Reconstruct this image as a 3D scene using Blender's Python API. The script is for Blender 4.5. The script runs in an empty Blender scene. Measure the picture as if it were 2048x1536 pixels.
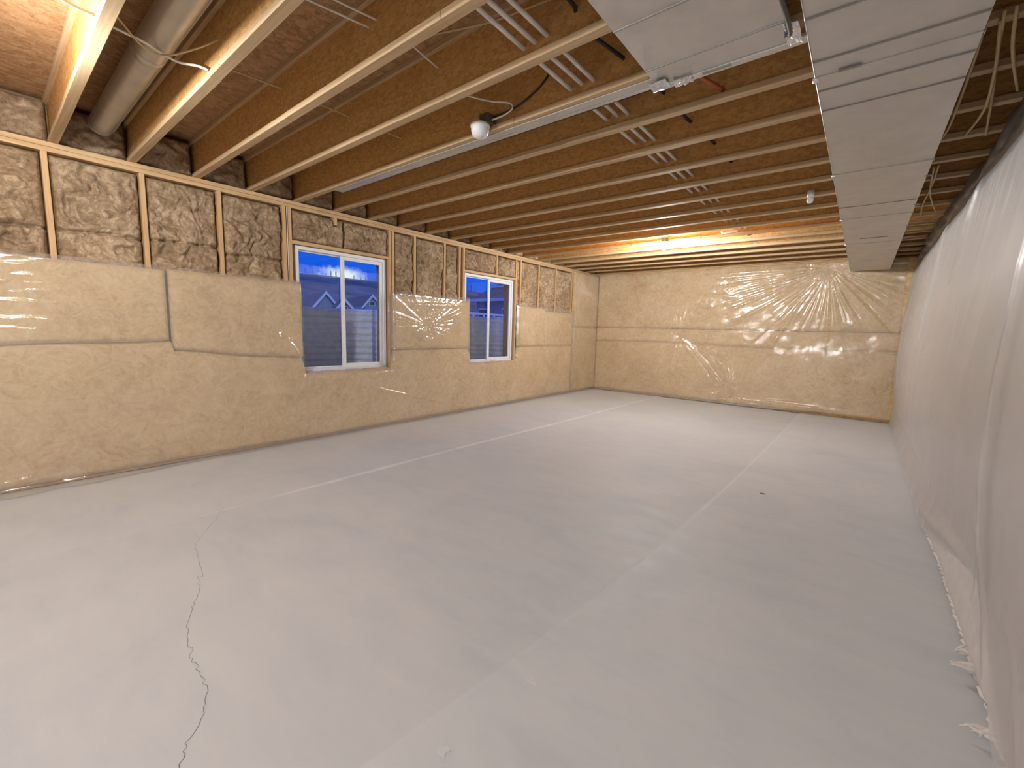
import bpy, math, random
import numpy as np
from mathutils import Matrix, Vector

random.seed(7)
scene = bpy.context.scene
COL = scene.collection

# ------------------------------------------------------------------ camera
W_PX, H_PX, CXP, CYP = 2048, 1536, 1024.0, 768.0
VX = np.array([-45.0, 630.0])      # vanishing point of the joists
VY = np.array([1725.0, 679.0])     # vanishing point of the long walls
FPX = math.sqrt(-((VX[0]-CXP)*(VY[0]-CXP)+(VX[1]-CYP)*(VY[1]-CYP)))
def _d(p):
    v = np.array([p[0]-CXP, -(p[1]-CYP), -FPX]); return v/np.linalg.norm(v)
_Y = _d(VY); _X = -_d(VX); _Z = np.cross(_X, _Y); _Z /= np.linalg.norm(_Z)
_u, _s, _vt = np.linalg.svd(np.array([_X, _Y, _Z])); ROT = _u @ _vt
CAM = np.array([0.0, 0.0, 1.425])
cam_data = bpy.data.cameras.new('camera')
cam_data.sensor_fit = 'HORIZONTAL'; cam_data.sensor_width = 36.0
cam_data.lens = FPX*36.0/W_PX
cam_data.clip_start = 0.02; cam_data.clip_end = 2000
cam = bpy.data.objects.new('camera', cam_data); COL.objects.link(cam)
M4 = Matrix.Identity(4)
for i in range(3):
    for j in range(3): M4[i][j] = float(ROT[i, j])
    M4[i][3] = float(CAM[i])
cam.matrix_world = M4
scene.camera = cam
def PX(x, y, ax, val):
    """point where the ray of photo pixel (x, y) meets the plane axis=val"""
    r = ROT @ np.array([x-CXP, -(y-CYP), -FPX]); t = (val-CAM[ax])/r[ax]
    p = CAM+t*r; return (float(p[0]), float(p[1]), float(p[2]))

# ------------------------------------------------------------------ colour management
vs = scene.view_settings
vs.view_transform = 'Standard'; vs.look = 'None'; vs.gamma = 1.0
vs.use_curve_mapping = False
vs.exposure = 0.0

# ------------------------------------------------------------------ world: deep blue dusk sky with one lit cloud
world = bpy.data.worlds.new('world'); scene.world = world
world.use_nodes = True
nt = world.node_tree; nt.nodes.clear()
def N(t, typ, **kw):
    n = t.nodes.new(typ)
    for k, v in kw.items(): setattr(n, k, v)
    return n
wo = N(nt, 'ShaderNodeOutputWorld'); bg = N(nt, 'ShaderNodeBackground')
tc = N(nt, 'ShaderNodeTexCoord')
cd = np.array([-300.0, 171.0, 37.5-1.4]); cd /= np.linalg.norm(cd)
sub = N(nt, 'ShaderNodeVectorMath', operation='SUBTRACT'); sub.inputs[1].default_value = tuple(cd)
scl = N(nt, 'ShaderNodeVectorMath', operation='MULTIPLY'); scl.inputs[1].default_value = (24.0, 24.0, 60.0)
ln = N(nt, 'ShaderNodeVectorMath', operation='LENGTH')
no = N(nt, 'ShaderNodeTexNoise'); no.inputs['Scale'].default_value = 60.0; no.inputs['Detail'].default_value = 4.0
ma = N(nt, 'ShaderNodeMath', operation='MULTIPLY_ADD'); ma.inputs[1].default_value = 1.3
mr = N(nt, 'ShaderNodeMapRange'); mr.inputs['From Min'].default_value = 1.85; mr.inputs['From Max'].default_value = 1.0
mixc = N(nt, 'ShaderNodeMix', data_type='RGBA')
mixc.inputs[6].default_value = (0.002, 0.115, 0.86, 1); mixc.inputs[7].default_value = (0.75, 0.88, 1.0, 1)
nt.links.new(tc.outputs['Generated'], sub.inputs[0]); nt.links.new(sub.outputs[0], scl.inputs[0])
nt.links.new(scl.outputs[0], ln.inputs[0]); nt.links.new(tc.outputs['Generated'], no.inputs['Vector'])
nt.links.new(no.outputs[0], ma.inputs[0]); nt.links.new(ln.outputs['Value'], ma.inputs[2])
nt.links.new(ma.outputs[0], mr.inputs['Value']); nt.links.new(mr.outputs[0], mixc.inputs[0])
nt.links.new(mixc.outputs[2], bg.inputs['Color']); bg.inputs['Strength'].default_value = 1.0
nt.links.new(bg.outputs[0], wo.inputs['Surface'])

# weak warm fill lamp added for the hillside (the house above keeps it off the window wells)
sun_d = bpy.data.lights.new('hill_fill_offscreen', 'SUN'); sun_d.energy = 0.6; sun_d.angle = 0.4
sun_d.color = (1.0, 0.92, 0.85)
sun = bpy.data.objects.new('hill_fill_offscreen', sun_d); COL.objects.link(sun)
sun.rotation_euler = Vector((-0.86, 0.25, -0.45)).to_track_quat('-Z', 'Y').to_euler()

BULB_POWER = 4000.0      # emission strength of the bare bulbs
BULB_COLOUR = (1.0, 0.99, 0.995)

# ------------------------------------------------------------------ material helpers
MATS = {}
def newmat(name):
    m = bpy.data.materials.new(name); m.use_nodes = True
    t = m.node_tree; t.nodes.clear()
    o = N(t, 'ShaderNodeOutputMaterial')
    MATS[name] = m
    return m, t, o
def ramp(t, src, stops):
    r = N(t, 'ShaderNodeValToRGB')
    e = r.color_ramp.elements
    while len(e) < len(stops): e.new(0.5)
    for k, (p, c) in enumerate(stops):
        e[k].position = p; e[k].color = (c[0], c[1], c[2], 1)
    t.links.new(src, r.inputs[0]); return r
def coords(t, scale=(1, 1, 1), rot=(0, 0, 0)):
    tcn = N(t, 'ShaderNodeTexCoord'); mp = N(t, 'ShaderNodeMapping')
    mp.inputs['Scale'].default_value = scale; mp.inputs['Rotation'].default_value = rot
    t.links.new(tcn.outputs['Object'], mp.inputs['Vector']); return mp.outputs[0]
def noise(t, vec, scale, detail=4, rough=0.55, dist=0.0):
    n = N(t, 'ShaderNodeTexNoise'); n.inputs['Scale'].default_value = scale
    n.inputs['Detail'].default_value = detail; n.inputs['Roughness'].default_value = rough
    n.inputs['Distortion'].default_value = dist
    t.links.new(vec, n.inputs['Vector']); return n.outputs[0]
def bump(t, src, strength, dist=0.01):
    b = N(t, 'ShaderNodeBump'); b.inputs['Strength'].default_value = strength
    b.inputs['Distance'].default_value = dist; t.links.new(src, b.inputs['Height']); return b.outputs[0]
def princ(t, o, base=None, rough=0.6, metal=0.0, spec=0.5, normal=None):
    p = N(t, 'ShaderNodeBsdfPrincipled')
    if base is not None:
        if isinstance(base, tuple): p.inputs['Base Color'].default_value = (*base, 1)
        else: t.links.new(base, p.inputs['Base Color'])
    p.inputs['Roughness'].default_value = rough; p.inputs['Metallic'].default_value = metal
    p.inputs['Specular IOR Level'].default_value = spec
    if normal is not None: t.links.new(normal, p.inputs['Normal'])
    t.links.new(p.outputs[0], o.inputs['Surface']); return p
def plain(name, col, rough=0.6, metal=0.0, spec=0.5, var=0.12, scale=12.0, stretch=(1, 1, 1), bmp=0.0):
    m, t, o = newmat(name)
    v = coords(t, stretch)
    n = noise(t, v, scale, 4, 0.6)
    lo = tuple(c*(1-var) for c in col); hi = tuple(min(1, c*(1+var)) for c in col)
    r = ramp(t, n, [(0.3, lo), (0.7, hi)])
    princ(t, o, r.outputs[0], rough, metal, spec, bump(t, n, bmp, 0.004) if bmp else None)
    return m

# wood (grain runs along x for joist flanges, z for studs, y for plates)
def wood(name, stretch, lo, hi, rough=0.65):
    m, t, o = newmat(name)
    v = coords(t, stretch)
    n = noise(t, v, 1.0, 6, 0.65, 0.6)
    n2 = noise(t, coords(t, tuple(s*0.25 for s in stretch)), 1.0, 2)
    mx = N(t, 'ShaderNodeMath', operation='MULTIPLY_ADD'); mx.inputs[1].default_value = 0.55
    t.links.new(n2, mx.inputs[0]); t.links.new(n, mx.inputs[2])
    r = ramp(t, mx.outputs[0], [(0.55, lo), (0.95, hi)])
    princ(t, o, r.outputs[0], rough, 0, 0.35, bump(t, n, 0.25, 0.003)); return m
wood('joist_flange', (1.6, 45, 45), (0.45, 0.30, 0.155), (0.63, 0.455, 0.27))
wood('stud', (45, 45, 2.0), (0.50, 0.31, 0.14), (0.70, 0.47, 0.24))
wood('plate', (45, 2.0, 45), (0.52, 0.33, 0.16), (0.72, 0.50, 0.27))
# oriented strand board
def osb(name, stretch, a, b, c):
    m, t, o = newmat(name)
    v = coords(t, stretch)
    vo = N(t, 'ShaderNodeTexVoronoi'); vo.inputs['Scale'].default_value = 1.0
    nd = N(t, 'ShaderNodeTexNoise'); nd.inputs['Scale'].default_value = 1.3; nd.inputs['Detail'].default_value = 3
    t.links.new(v, nd.inputs['Vector'])
    ad = N(t, 'ShaderNodeVectorMath', operation='ADD'); t.links.new(v, ad.inputs[0]); t.links.new(nd.outputs['Color'], ad.inputs[1])
    t.links.new(ad.outputs[0], vo.inputs['Vector'])
    sp = N(t, 'ShaderNodeSeparateColor'); t.links.new(vo.outputs['Color'], sp.inputs[0])
    n = noise(t, v, 3.0, 5, 0.7, 1.0)
    mx = N(t, 'ShaderNodeMix', data_type='FLOAT'); mx.inputs[0].default_value = 0.78
    t.links.new(sp.outputs[0], mx.inputs[2]); t.links.new(n, mx.inputs[3])
    r = ramp(t, mx.outputs[0], [(0.28, a), (0.5, b), (0.72, c)])
    princ(t, o, r.outputs[0], 0.7, 0, 0.3, bump(t, mx.outputs[0], 0.35, 0.004)); return m
osb('joist_web', (34, 34, 60), (0.40, 0.195, 0.06), (0.58, 0.32, 0.105), (0.70, 0.425, 0.17))
osb('subfloor', (34, 20, 20), (0.25, 0.135, 0.06), (0.44, 0.26, 0.125), (0.60, 0.39, 0.22))

# fibreglass
def fibre(name, lo, mid, hi, scale=9.0, bmp=0.5):
    m, t, o = newmat(name)
    v = coords(t)
    n = noise(t, v, scale, 7, 0.66, 2.2)
    n2 = noise(t, v, scale*5, 4, 0.7, 1.0)
    mx = N(t, 'ShaderNodeMix', data_type='FLOAT'); mx.inputs[0].default_value = 0.35
    t.links.new(n, mx.inputs[2]); t.links.new(n2, mx.inputs[3])
    n3 = noise(t, v, 1.6, 4, 0.6, 0.8)
    ad = N(t, 'ShaderNodeMath', operation='MULTIPLY_ADD'); ad.inputs[1].default_value = 0.45; t.links.new(n3, ad.inputs[0]); t.links.new(mx.outputs[0], ad.inputs[2])
    r = ramp(t, ad.outputs[0], [(0.53, lo), (0.72, mid), (0.91, hi)])
    fb = noise(t, coords(t, (9, 9, 3), (0.5, 0.3, 0.2)), scale, 4, 0.7, 2.5)
    hb = N(t, 'ShaderNodeMath', operation='MULTIPLY_ADD'); hb.inputs[1].default_value = 0.5; t.links.new(fb, hb.inputs[0]); t.links.new(mx.outputs[0], hb.inputs[2])
    princ(t, o, r.outputs[0], 0.95, 0, 0.1, bump(t, hb.outputs[0], bmp, 0.012)); return m
fibre('batt_bare', (0.19, 0.12, 0.065), (0.42, 0.295, 0.18), (0.74, 0.58, 0.40), 7.0, 1.0)
fibre('batt_lined', (0.55, 0.36, 0.16), (0.735, 0.53, 0.275), (0.86, 0.68, 0.42), 7.0, 0.6)
fibre('batt_white', (0.60, 0.565, 0.54), (0.65, 0.615, 0.59), (0.70, 0.665, 0.64), 5.0, 0.2)

def schlick(t, f0, f1):
    """two-sided reflectance of a thin sheet"""
    lw = N(t, 'ShaderNodeLayerWeight'); lw.inputs['Blend'].default_value = 0.5
    pw = N(t, 'ShaderNodeMath', operation='POWER'); pw.inputs[1].default_value = 5.0; t.links.new(lw.outputs['Facing'], pw.inputs[0])
    md = N(t, 'ShaderNodeMath', operation='MULTIPLY_ADD'); md.inputs[1].default_value = f1-f0; md.inputs[2].default_value = f0
    t.links.new(pw.outputs[0], md.inputs[0]); return md.outputs[0]
# thin plastic film: see-through with a little milk and sharp glints
def film(name, milk, milk_col, gloss=0.55, rough=0.09, bscale=25.0, bstr=0.3):
    m, t, o = newmat(name)
    v = coords(t)
    n = noise(t, v, bscale, 5, 0.6, 1.5)
    nb = bump(t, n, bstr, 0.004)
    tr = N(t, 'ShaderNodeBsdfTransparent'); tr.inputs[0].default_value = (0.97, 0.965, 0.95, 1)
    df = N(t, 'ShaderNodeBsdfDiffuse'); df.inputs[0].default_value = (*milk_col, 1); t.links.new(nb, df.inputs['Normal'])
    m1 = N(t, 'ShaderNodeMixShader'); m1.inputs[0].default_value = milk
    t.links.new(tr.outputs[0], m1.inputs[1]); t.links.new(df.outputs[0], m1.inputs[2])
    gl = N(t, 'ShaderNodeBsdfGlossy'); gl.inputs['Roughness'].default_value = rough
    t.links.new(nb, gl.inputs['Normal'])
    m2 = N(t, 'ShaderNodeMixShader'); t.links.new(schlick(t, 0.075*gloss*1.3, 0.6), m2.inputs[0])
    t.links.new(m1.outputs[0], m2.inputs[1]); t.links.new(gl.outputs[0], m2.inputs[2])
    t.links.new(m2.outputs[0], o.inputs['Surface']); return m
film('film_clear', 0.17, (0.92, 0.87, 0.79), 1.4, 0.12)
film('film_milky', 0.45, (0.68, 0.645, 0.63), 0.35, 0.33, 6.0, 0.06)
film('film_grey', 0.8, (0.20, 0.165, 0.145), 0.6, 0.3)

# concrete
m, t, o = newmat('concrete')
v = coords(t)
n1 = noise(t, v, 0.9, 5, 0.6, 0.8); n2 = noise(t, v, 45, 4, 0.7); n3 = noise(t, coords(t, (1.0, 3.0, 1)), 2.2, 5, 0.65, 0.4)
mx = N(t, 'ShaderNodeMix', data_type='FLOAT'); mx.inputs[0].default_value = 0.45
t.links.new(n1, mx.inputs[2]); t.links.new(n3, mx.inputs[3])
r = ramp(t, mx.outputs[0], [(0.32, (0.575, 0.60, 0.635)), (0.5, (0.655, 0.67, 0.685)), (0.68, (0.715, 0.72, 0.715))])
mb = N(t, 'ShaderNodeMath', operation='MULTIPLY_ADD'); mb.inputs[1].default_value = 0.12
t.links.new(n2, mb.inputs[0]); t.links.new(n3, mb.inputs[2])
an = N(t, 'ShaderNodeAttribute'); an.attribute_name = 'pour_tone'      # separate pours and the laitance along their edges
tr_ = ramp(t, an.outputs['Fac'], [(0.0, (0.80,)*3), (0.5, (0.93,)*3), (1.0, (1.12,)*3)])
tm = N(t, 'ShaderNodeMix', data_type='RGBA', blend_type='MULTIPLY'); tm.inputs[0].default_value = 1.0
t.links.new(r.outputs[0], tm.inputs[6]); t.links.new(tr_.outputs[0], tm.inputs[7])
p = princ(t, o, tm.outputs[2], 0.5, 0, 0.4, bump(t, mb.outputs[0], 0.12, 0.01))
rr = ramp(t, n3, [(0.3, (0.5,)*3), (0.7, (0.72,)*3)]); t.links.new(rr.outputs[0], p.inputs['Roughness'])
plain('crack', (0.27, 0.255, 0.24), 0.95)
plain('dust', (0.67, 0.675, 0.68), 0.9)
plain('concrete_wall', (0.42, 0.41, 0.39), 0.85, var=0.15, scale=5)
plain('sheathing', (0.30, 0.20, 0.10), 0.85, var=0.3, scale=20)
plain('galvanised', (0.58, 0.555, 0.515), 0.42, 0.55, 0.5, 0.07, 6.0, (1, 1, 1), 0.06)
plain('galvanised_round', (0.52, 0.50, 0.45), 0.38, 0.65, 0.5, 0.08, 8.0)
plain('foil_tape', (0.78, 0.78, 0.78), 0.22, 0.9, 0.5, 0.15, 60.0, (1, 1, 1), 0.8)
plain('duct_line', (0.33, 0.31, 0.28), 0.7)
plain('pex_white', (0.74, 0.68, 0.62), 0.4)
plain('pex_red', (0.45, 0.10, 0.04), 0.45)
plain('cable_tan', (0.58, 0.42, 0.22), 0.55)
plain('cable_white', (0.82, 0.76, 0.66), 0.5)
plain('cable_black', (0.035, 0.03, 0.03), 0.6)
plain('box_dark', (0.10, 0.085, 0.07), 0.6)
plain('plastic_white', (0.86, 0.86, 0.88), 0.35, var=0.03)
plain('vinyl', (0.84, 0.85, 0.87), 0.35, var=0.03)
plain('well_steel', (0.88, 0.89, 0.90), 0.5, 0.1, 0.5, 0.12, 9.0)
plain('gravel', (0.30, 0.29, 0.28), 0.95, var=0.4, scale=60)
plain('hill', (0.24, 0.22, 0.20), 0.95, var=0.45, scale=0.06)
plain('soil', (0.24, 0.20, 0.16), 0.95, var=0.3, scale=4)
plain('siding_blue', (0.18, 0.38, 0.52), 0.8, var=0.06)
plain('siding_grey', (0.36, 0.38, 0.40), 0.8, var=0.06)
plain('shingle', (0.20, 0.19, 0.19), 0.9, var=0.25, scale=6)
plain('fascia', (0.88, 0.90, 0.90), 0.6, var=0.03)
plain('tree_leaf', (0.30, 0.32, 0.22), 0.9, var=0.3)
plain('tree_bark', (0.20, 0.15, 0.11), 0.9)
plain('dark_glass', (0.03, 0.04, 0.06), 0.1)
plain('fluff', (0.78, 0.72, 0.68), 0.95)
plain('splinter', (0.20, 0.15, 0.10), 0.9)
# window glass (thin sheet)
m, t, o = newmat('glass')
tr = N(t, 'ShaderNodeBsdfTransparent'); tr.inputs[0].default_value = (0.96, 0.98, 0.98, 1)
gl = N(t, 'ShaderNodeBsdfGlossy'); gl.inputs['Roughness'].default_value = 0.01
ms = N(t, 'ShaderNodeMixShader'); t.links.new(schlick(t, 0.045, 0.8), ms.inputs[0])
t.links.new(tr.outputs[0], ms.inputs[1]); t.links.new(gl.outputs[0], ms.inputs[2]); t.links.new(ms.outputs[0], o.inputs['Surface'])
# lit bulbs of different wattage
for nm_, k_ in (('bulb_strong', 1.15), ('bulb_mid', 1.28), ('bulb_soft', 0.46)):
    m, t, o = newmat(nm_)
    em = N(t, 'ShaderNodeEmission'); em.inputs[0].default_value = (*BULB_COLOUR, 1); em.inputs[1].default_value = BULB_POWER*k_
    t.links.new(em.outputs[0], o.inputs['Surface'])

# ------------------------------------------------------------------ mesh helpers
def link(name, verts, faces, mat, parent=None, smooth=False):
    me = bpy.data.meshes.new(name)
    me.from_pydata([tuple(map(float, p)) for p in verts], [], faces); me.update()
    if smooth: me.polygons.foreach_set('use_smooth', [True]*len(me.polygons))
    me.materials.append(MATS[mat])
    ob = bpy.data.objects.new(name, me); COL.objects.link(ob)
    if parent is not None: ob.parent = parent
    return ob
def share(src, loc, parent=None, rot=None):
    ob = src.copy(); COL.objects.link(ob); ob.location = loc
    if rot is not None: ob.rotation_euler = rot
    if parent is not None: ob.parent = parent
    return ob
class MB:
    def __init__(self): self.v = []; self.f = []
    def box(self, x0, x1, y0, y1, z0, z1):
        b = len(self.v)
        self.v += [(x, y, z) for z in (z0, z1) for y in (y0, y1) for x in (x0, x1)]
        self.f += [tuple(b+i for i in q) for q in ((0, 2, 3, 1), (4, 5, 7, 6), (0, 1, 5, 4), (2, 6, 7, 3), (0, 4, 6, 2), (1, 3, 7, 5))]
        return self
    def bbox(self, x0, x1, y0, y1, z0, z1, c=0.004):
        """box with chamfered edges"""
        b = len(self.v)
        xs = (x0, x1); ys = (y0, y1); zs = (z0, z1); idx = {}
        for i in (0, 1):
            for j in (0, 1):
                for k in (0, 1):
                    sx = c if i == 0 else -c; sy = c if j == 0 else -c; sz = c if k == 0 else -c
                    for a, p in enumerate(((xs[i], ys[j]+sy, zs[k]+sz), (xs[i]+sx, ys[j], zs[k]+sz), (xs[i]+sx, ys[j]+sy, zs[k]))):
                        idx[(i, j, k, a)] = len(self.v); self.v.append(p)
        I = idx
        for i in (0, 1):
            q = [I[(i, 0, 0, 0)], I[(i, 1, 0, 0)], I[(i, 1, 1, 0)], I[(i, 0, 1, 0)]]; self.f.append(tuple(q if i else q[::-1]))
            q = [I[(0, i, 0, 1)], I[(0, i, 1, 1)], I[(1, i, 1, 1)], I[(1, i, 0, 1)]]; self.f.append(tuple(q if i else q[::-1]))
            q = [I[(0, 0, i, 2)], I[(1, 0, i, 2)], I[(1, 1, i, 2)], I[(0, 1, i, 2)]]; self.f.append(tuple(q if i else q[::-1]))
        for i in (0, 1):
            for j in (0, 1):
                self.f.append((I[(i, j, 0, 0)], I[(i, j, 1, 0)], I[(i, j, 1, 1)], I[(i, j, 0, 1)]))
                self.f.append((I[(i, 0, j, 0)], I[(i, 1, j, 0)], I[(i, 1, j, 2)], I[(i, 0, j, 2)]))
                self.f.append((I[(0, i, j, 1)], I[(1, i, j, 1)], I[(1, i, j, 2)], I[(0, i, j, 2)]))
                for k in (0, 1):
                    self.f.append((I[(i, j, k, 0)], I[(i, j, k, 1)], I[(i, j, k, 2)]))
        return self
    def tube(self, pts, r, n=8, cap=True):
        pts = [Vector(p) for p in pts]; b0 = len(self.v); rs = r if isinstance(r, (list, tuple)) else [r]*len(pts)
        up = Vector((0, 0, 1)); 
        for i, p in enumerate(pts):
            d = (pts[min(i+1, len(pts)-1)]-pts[max(i-1, 0)]).normalized()
            u = up if abs(d.z) < 0.95 else Vector((1, 0, 0))
            s = d.cross(u).normalized(); q = s.cross(d).normalized()
            for k in range(n):
                a = 2*math.pi*k/n
                self.v.append(tuple(p+(s*math.cos(a)+q*math.sin(a))*rs[i]))
        for i in range(len(pts)-1):
            for k in range(n):
                a = b0+i*n+k; c = b0+i*n+(k+1) % n
                self.f.append((a, c, c+n, a+n))
        if cap:
            self.f.append(tuple(b0+k for k in range(n))[::-1]); e = b0+(len(pts)-1)*n
            self.f.append(tuple(e+k for k in range(n)))
        return self
    def lathe(self, prof, c=(0, 0, 0), n=20):
        b = len(self.v)
        for (r, z) in prof:
            for k in range(n):
                a = 2*math.pi*k/n; self.v.append((c[0]+r*math.cos(a), c[1]+r*math.sin(a), c[2]+z))
        for i in range(len(prof)-1):
            for k in range(n):
                a = b+i*n+k; d = b+i*n+(k+1) % n; self.f.append((a, d, d+n, a+n))
        return self
    def build(self, name, mat, parent=None, smooth=False): return link(name, self.v, self.f, mat, parent, smooth)
def smoothpath(pts, sub=5):
    """Catmull-Rom through points"""
    P = [np.array(p, float) for p in pts]; P = [2*P[0]-P[1]]+P+[2*P[-1]-P[-2]]; out = []
    for i in range(1, len(P)-2):
        for s in range(sub):
            u = s/sub
            out.append(0.5*((2*P[i])+(-P[i-1]+P[i+1])*u+(2*P[i-1]-5*P[i]+4*P[i+1]-P[i+2])*u*u+(-P[i-1]+3*P[i]-3*P[i+1]+P[i+2])*u**3))
    out.append(P[-2]); return [tuple(p) for p in out]
def tag(ob, label=None, cat=None, group=None, kind=None):
    if label: ob['label'] = label
    if cat: ob['category'] = cat
    if group: ob['group'] = group
    if kind: ob['kind'] = kind
    return ob
def empty(name, loc=(0, 0, 0)):
    ob = bpy.data.objects.new(name, None); ob.empty_display_size = 0.1; COL.objects.link(ob); ob.location = loc; return ob
def child(ob, parent):
    ob.parent = parent; ob.matrix_parent_inverse = Matrix.Translation(-Vector(parent.location)); return ob

# Perlin noise on numpy arrays
_rng = np.random.RandomState(11)
_perm = np.concatenate([_rng.permutation(512)]*2); _ang = _rng.rand(512)*2*np.pi
_gx, _gy = np.cos(_ang), np.sin(_ang)
def pn(x, y, seed=0):
    x = np.asarray(x, float)+seed*17.31; y = np.asarray(y, float)+seed*7.77
    xi = np.floor(x).astype(int); yi = np.floor(y).astype(int); xf = x-xi; yf = y-yi
    u = xf**3*(xf*(xf*6-15)+10); w = yf**3*(yf*(yf*6-15)+10)
    def g(i, j, dx, dy):
        h = _perm[(_perm[i & 511]+j) & 511]; return _gx[h]*dx+_gy[h]*dy
    a = g(xi, yi, xf, yf); b = g(xi+1, yi, xf-1, yf); c = g(xi, yi+1, xf, yf-1); d = g(xi+1, yi+1, xf-1, yf-1)
    return (a*(1-u)+b*u)*(1-w)+(c*(1-u)+d*u)*w
def fbm(x, y, seed=0, oct=4):
    s = 0; a = 1.0
    for k in range(oct):
        s = s+a*pn(x*2**k, y*2**k, seed+k*3); a *= 0.5
    return s
def sstep(x, a, b):
    t = np.clip((x-a)/(b-a), 0, 1); return t*t*(3-2*t)

def grid_mesh(name, P, mat, parent=None, keep=None, skirt=None, smooth=True, attr=None):
    """P: (n,m,3) array; keep: (n-1,m-1) bool; skirt: (n,m,3) array of back positions for a closed rim"""
    n, m_, _ = P.shape
    V = P.reshape(-1, 3); idx = np.arange(n*m_).reshape(n, m_)
    F = np.stack([idx[:-1, :-1], idx[1:, :-1], idx[1:, 1:], idx[:-1, 1:]], -1)
    F = F[keep] if keep is not None else F.reshape(-1, 4)
    if skirt is not None:
        ring = np.concatenate([idx[0, :-1], idx[:-1, -1], idx[-1, :0:-1], idx[:0:-1, 0]])
        B = skirt.reshape(-1, 3)[ring]; b0 = len(V); V = np.concatenate([V, B]); k = len(ring)
        j = np.arange(k); j2 = (j+1) % k
        F = np.concatenate([F, np.stack([ring[j], ring[j2], b0+j2, b0+j], -1)])
    used = np.unique(F); remap = -np.ones(len(V), int); remap[used] = np.arange(len(used))
    V = V[used]; F = remap[F]
    me = bpy.data.meshes.new(name)
    me.vertices.add(len(V)); me.vertices.foreach_set('co', V.astype(np.float32).ravel())
    me.loops.add(F.size); me.loops.foreach_set('vertex_index', F.astype(np.int32).ravel())
    me.polygons.add(len(F)); me.polygons.foreach_set('loop_start', np.arange(0, F.size, 4, dtype=np.int32))
    me.polygons.foreach_set('loop_total', np.full(len(F), 4, dtype=np.int32))
    me.polygons.foreach_set('use_smooth', np.full(len(F), smooth))
    me.update(calc_edges=True); me.validate()
    if attr is not None:
        at_ = me.attributes.new(attr[0], 'FLOAT', 'POINT'); at_.data.foreach_set('value', attr[1].reshape(-1)[used].astype(np.float32))
    me.materials.append(MATS[mat])
    ob = bpy.data.objects.new(name, me); COL.objects.link(ob)
    if parent is not None: ob.parent = parent
    return ob

# ------------------------------------------------------------------ dimensions (metres)
XS = -5.27            # room face of the left wall's studs
YF = 9.80             # room face of the far wall's studs
YB = -4.6             # wall behind the camera
ZJ = 2.83             # underside of joists
DJ = 0.356            # joist depth
ZT = ZJ+DJ
XR = 0.78             # right foundation wall
JC = [0.50+0.488*k for k in range(-10, 20)]

# ------------------------------------------------------------------ floor slab
xs = np.unique(np.concatenate([np.arange(-5.6, 0.8, 0.10), [-3.62, -3.585, -3.55, -3.515, -0.98, -0.93, -0.9, -0.86]])); ys = np.arange(YB, 10.05, 0.12)
Xg, Yg = np.meshgrid(xs, ys, indexing='ij')
l1 = -3.70+0.020*Yg + 0.012*np.sin(Yg*1.3)
l2 = -1.08+0.42*(1-np.exp(-np.clip(Yg+0.6, 0, 20)/3.2))*0.75
xs_n = 160
U = np.linspace(0, 1, xs_n)
# columns follow the two pour lines so that the low ridges there stay crisp
Xc = np.empty((xs_n, len(ys)))
tl = np.concatenate([np.linspace(0, 0.32, 40), np.linspace(0.32, 0.40, 20)[1:], np.linspace(0.40, 0.74, 60)[1:], np.linspace(0.74, 0.82, 20)[1:], np.linspace(0.82, 1, 24)[1:]])
xs_n = len(tl); Yg = np.broadcast_to(ys, (xs_n, len(ys))).copy()
L1 = -3.70+0.020*ys+0.012*np.sin(ys*1.3); L2 = -1.20+0.42*(1-np.exp(-np.clip(ys-0.2, -0.6, 20)/2.6))
Xc = np.empty((xs_n, len(ys)))
for j in range(len(ys)):
    Xc[:, j] = np.interp(tl, [0, 0.32, 0.40, 0.74, 0.82, 1], [-5.6, L1[j]-0.10, L1[j]+0.10, L2[j]-0.10, L2[j]+0.10, 0.9])
d1 = Xc-L1[None, :]; d2 = Xc-L2[None, :]
Zf = 0.0016*fbm(Xc*0.8, Yg*0.5, 3, 3)
f1 = sstep(Yg, 0.7, 2.0)
Zf += 0.007*(1-sstep(d1, -0.018, 0.018))*(0.4+0.6*f1)*np.exp(-np.abs(d1)/0.6)
Zf += 0.008*sstep(d2, -0.018, 0.018)*np.exp(-np.abs(d2)/0.9)
Zf -= Zf.max()
Pf = np.stack([Xc, Yg, Zf], -1)
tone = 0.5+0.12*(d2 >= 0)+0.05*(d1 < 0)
tone += 0.9*np.exp(-(d1/0.022)**2)*sstep(Yg, 1.2, 2.2)*(0.55+0.6*pn(Yg*2.2, Yg*0, 13))
tone = np.clip(tone, 0, 1.4)
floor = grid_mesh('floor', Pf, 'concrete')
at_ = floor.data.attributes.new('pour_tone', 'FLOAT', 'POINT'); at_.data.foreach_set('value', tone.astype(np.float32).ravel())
floor = tag(floor, 'pale grey bare concrete floor slab', 'floor', kind='structure')
def floor_z(x, y):
    i = int(np.clip(np.searchsorted(ys, y), 1, len(ys)-1)); return float(np.interp(x, Xc[:, i], Zf[:, i]))
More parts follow.
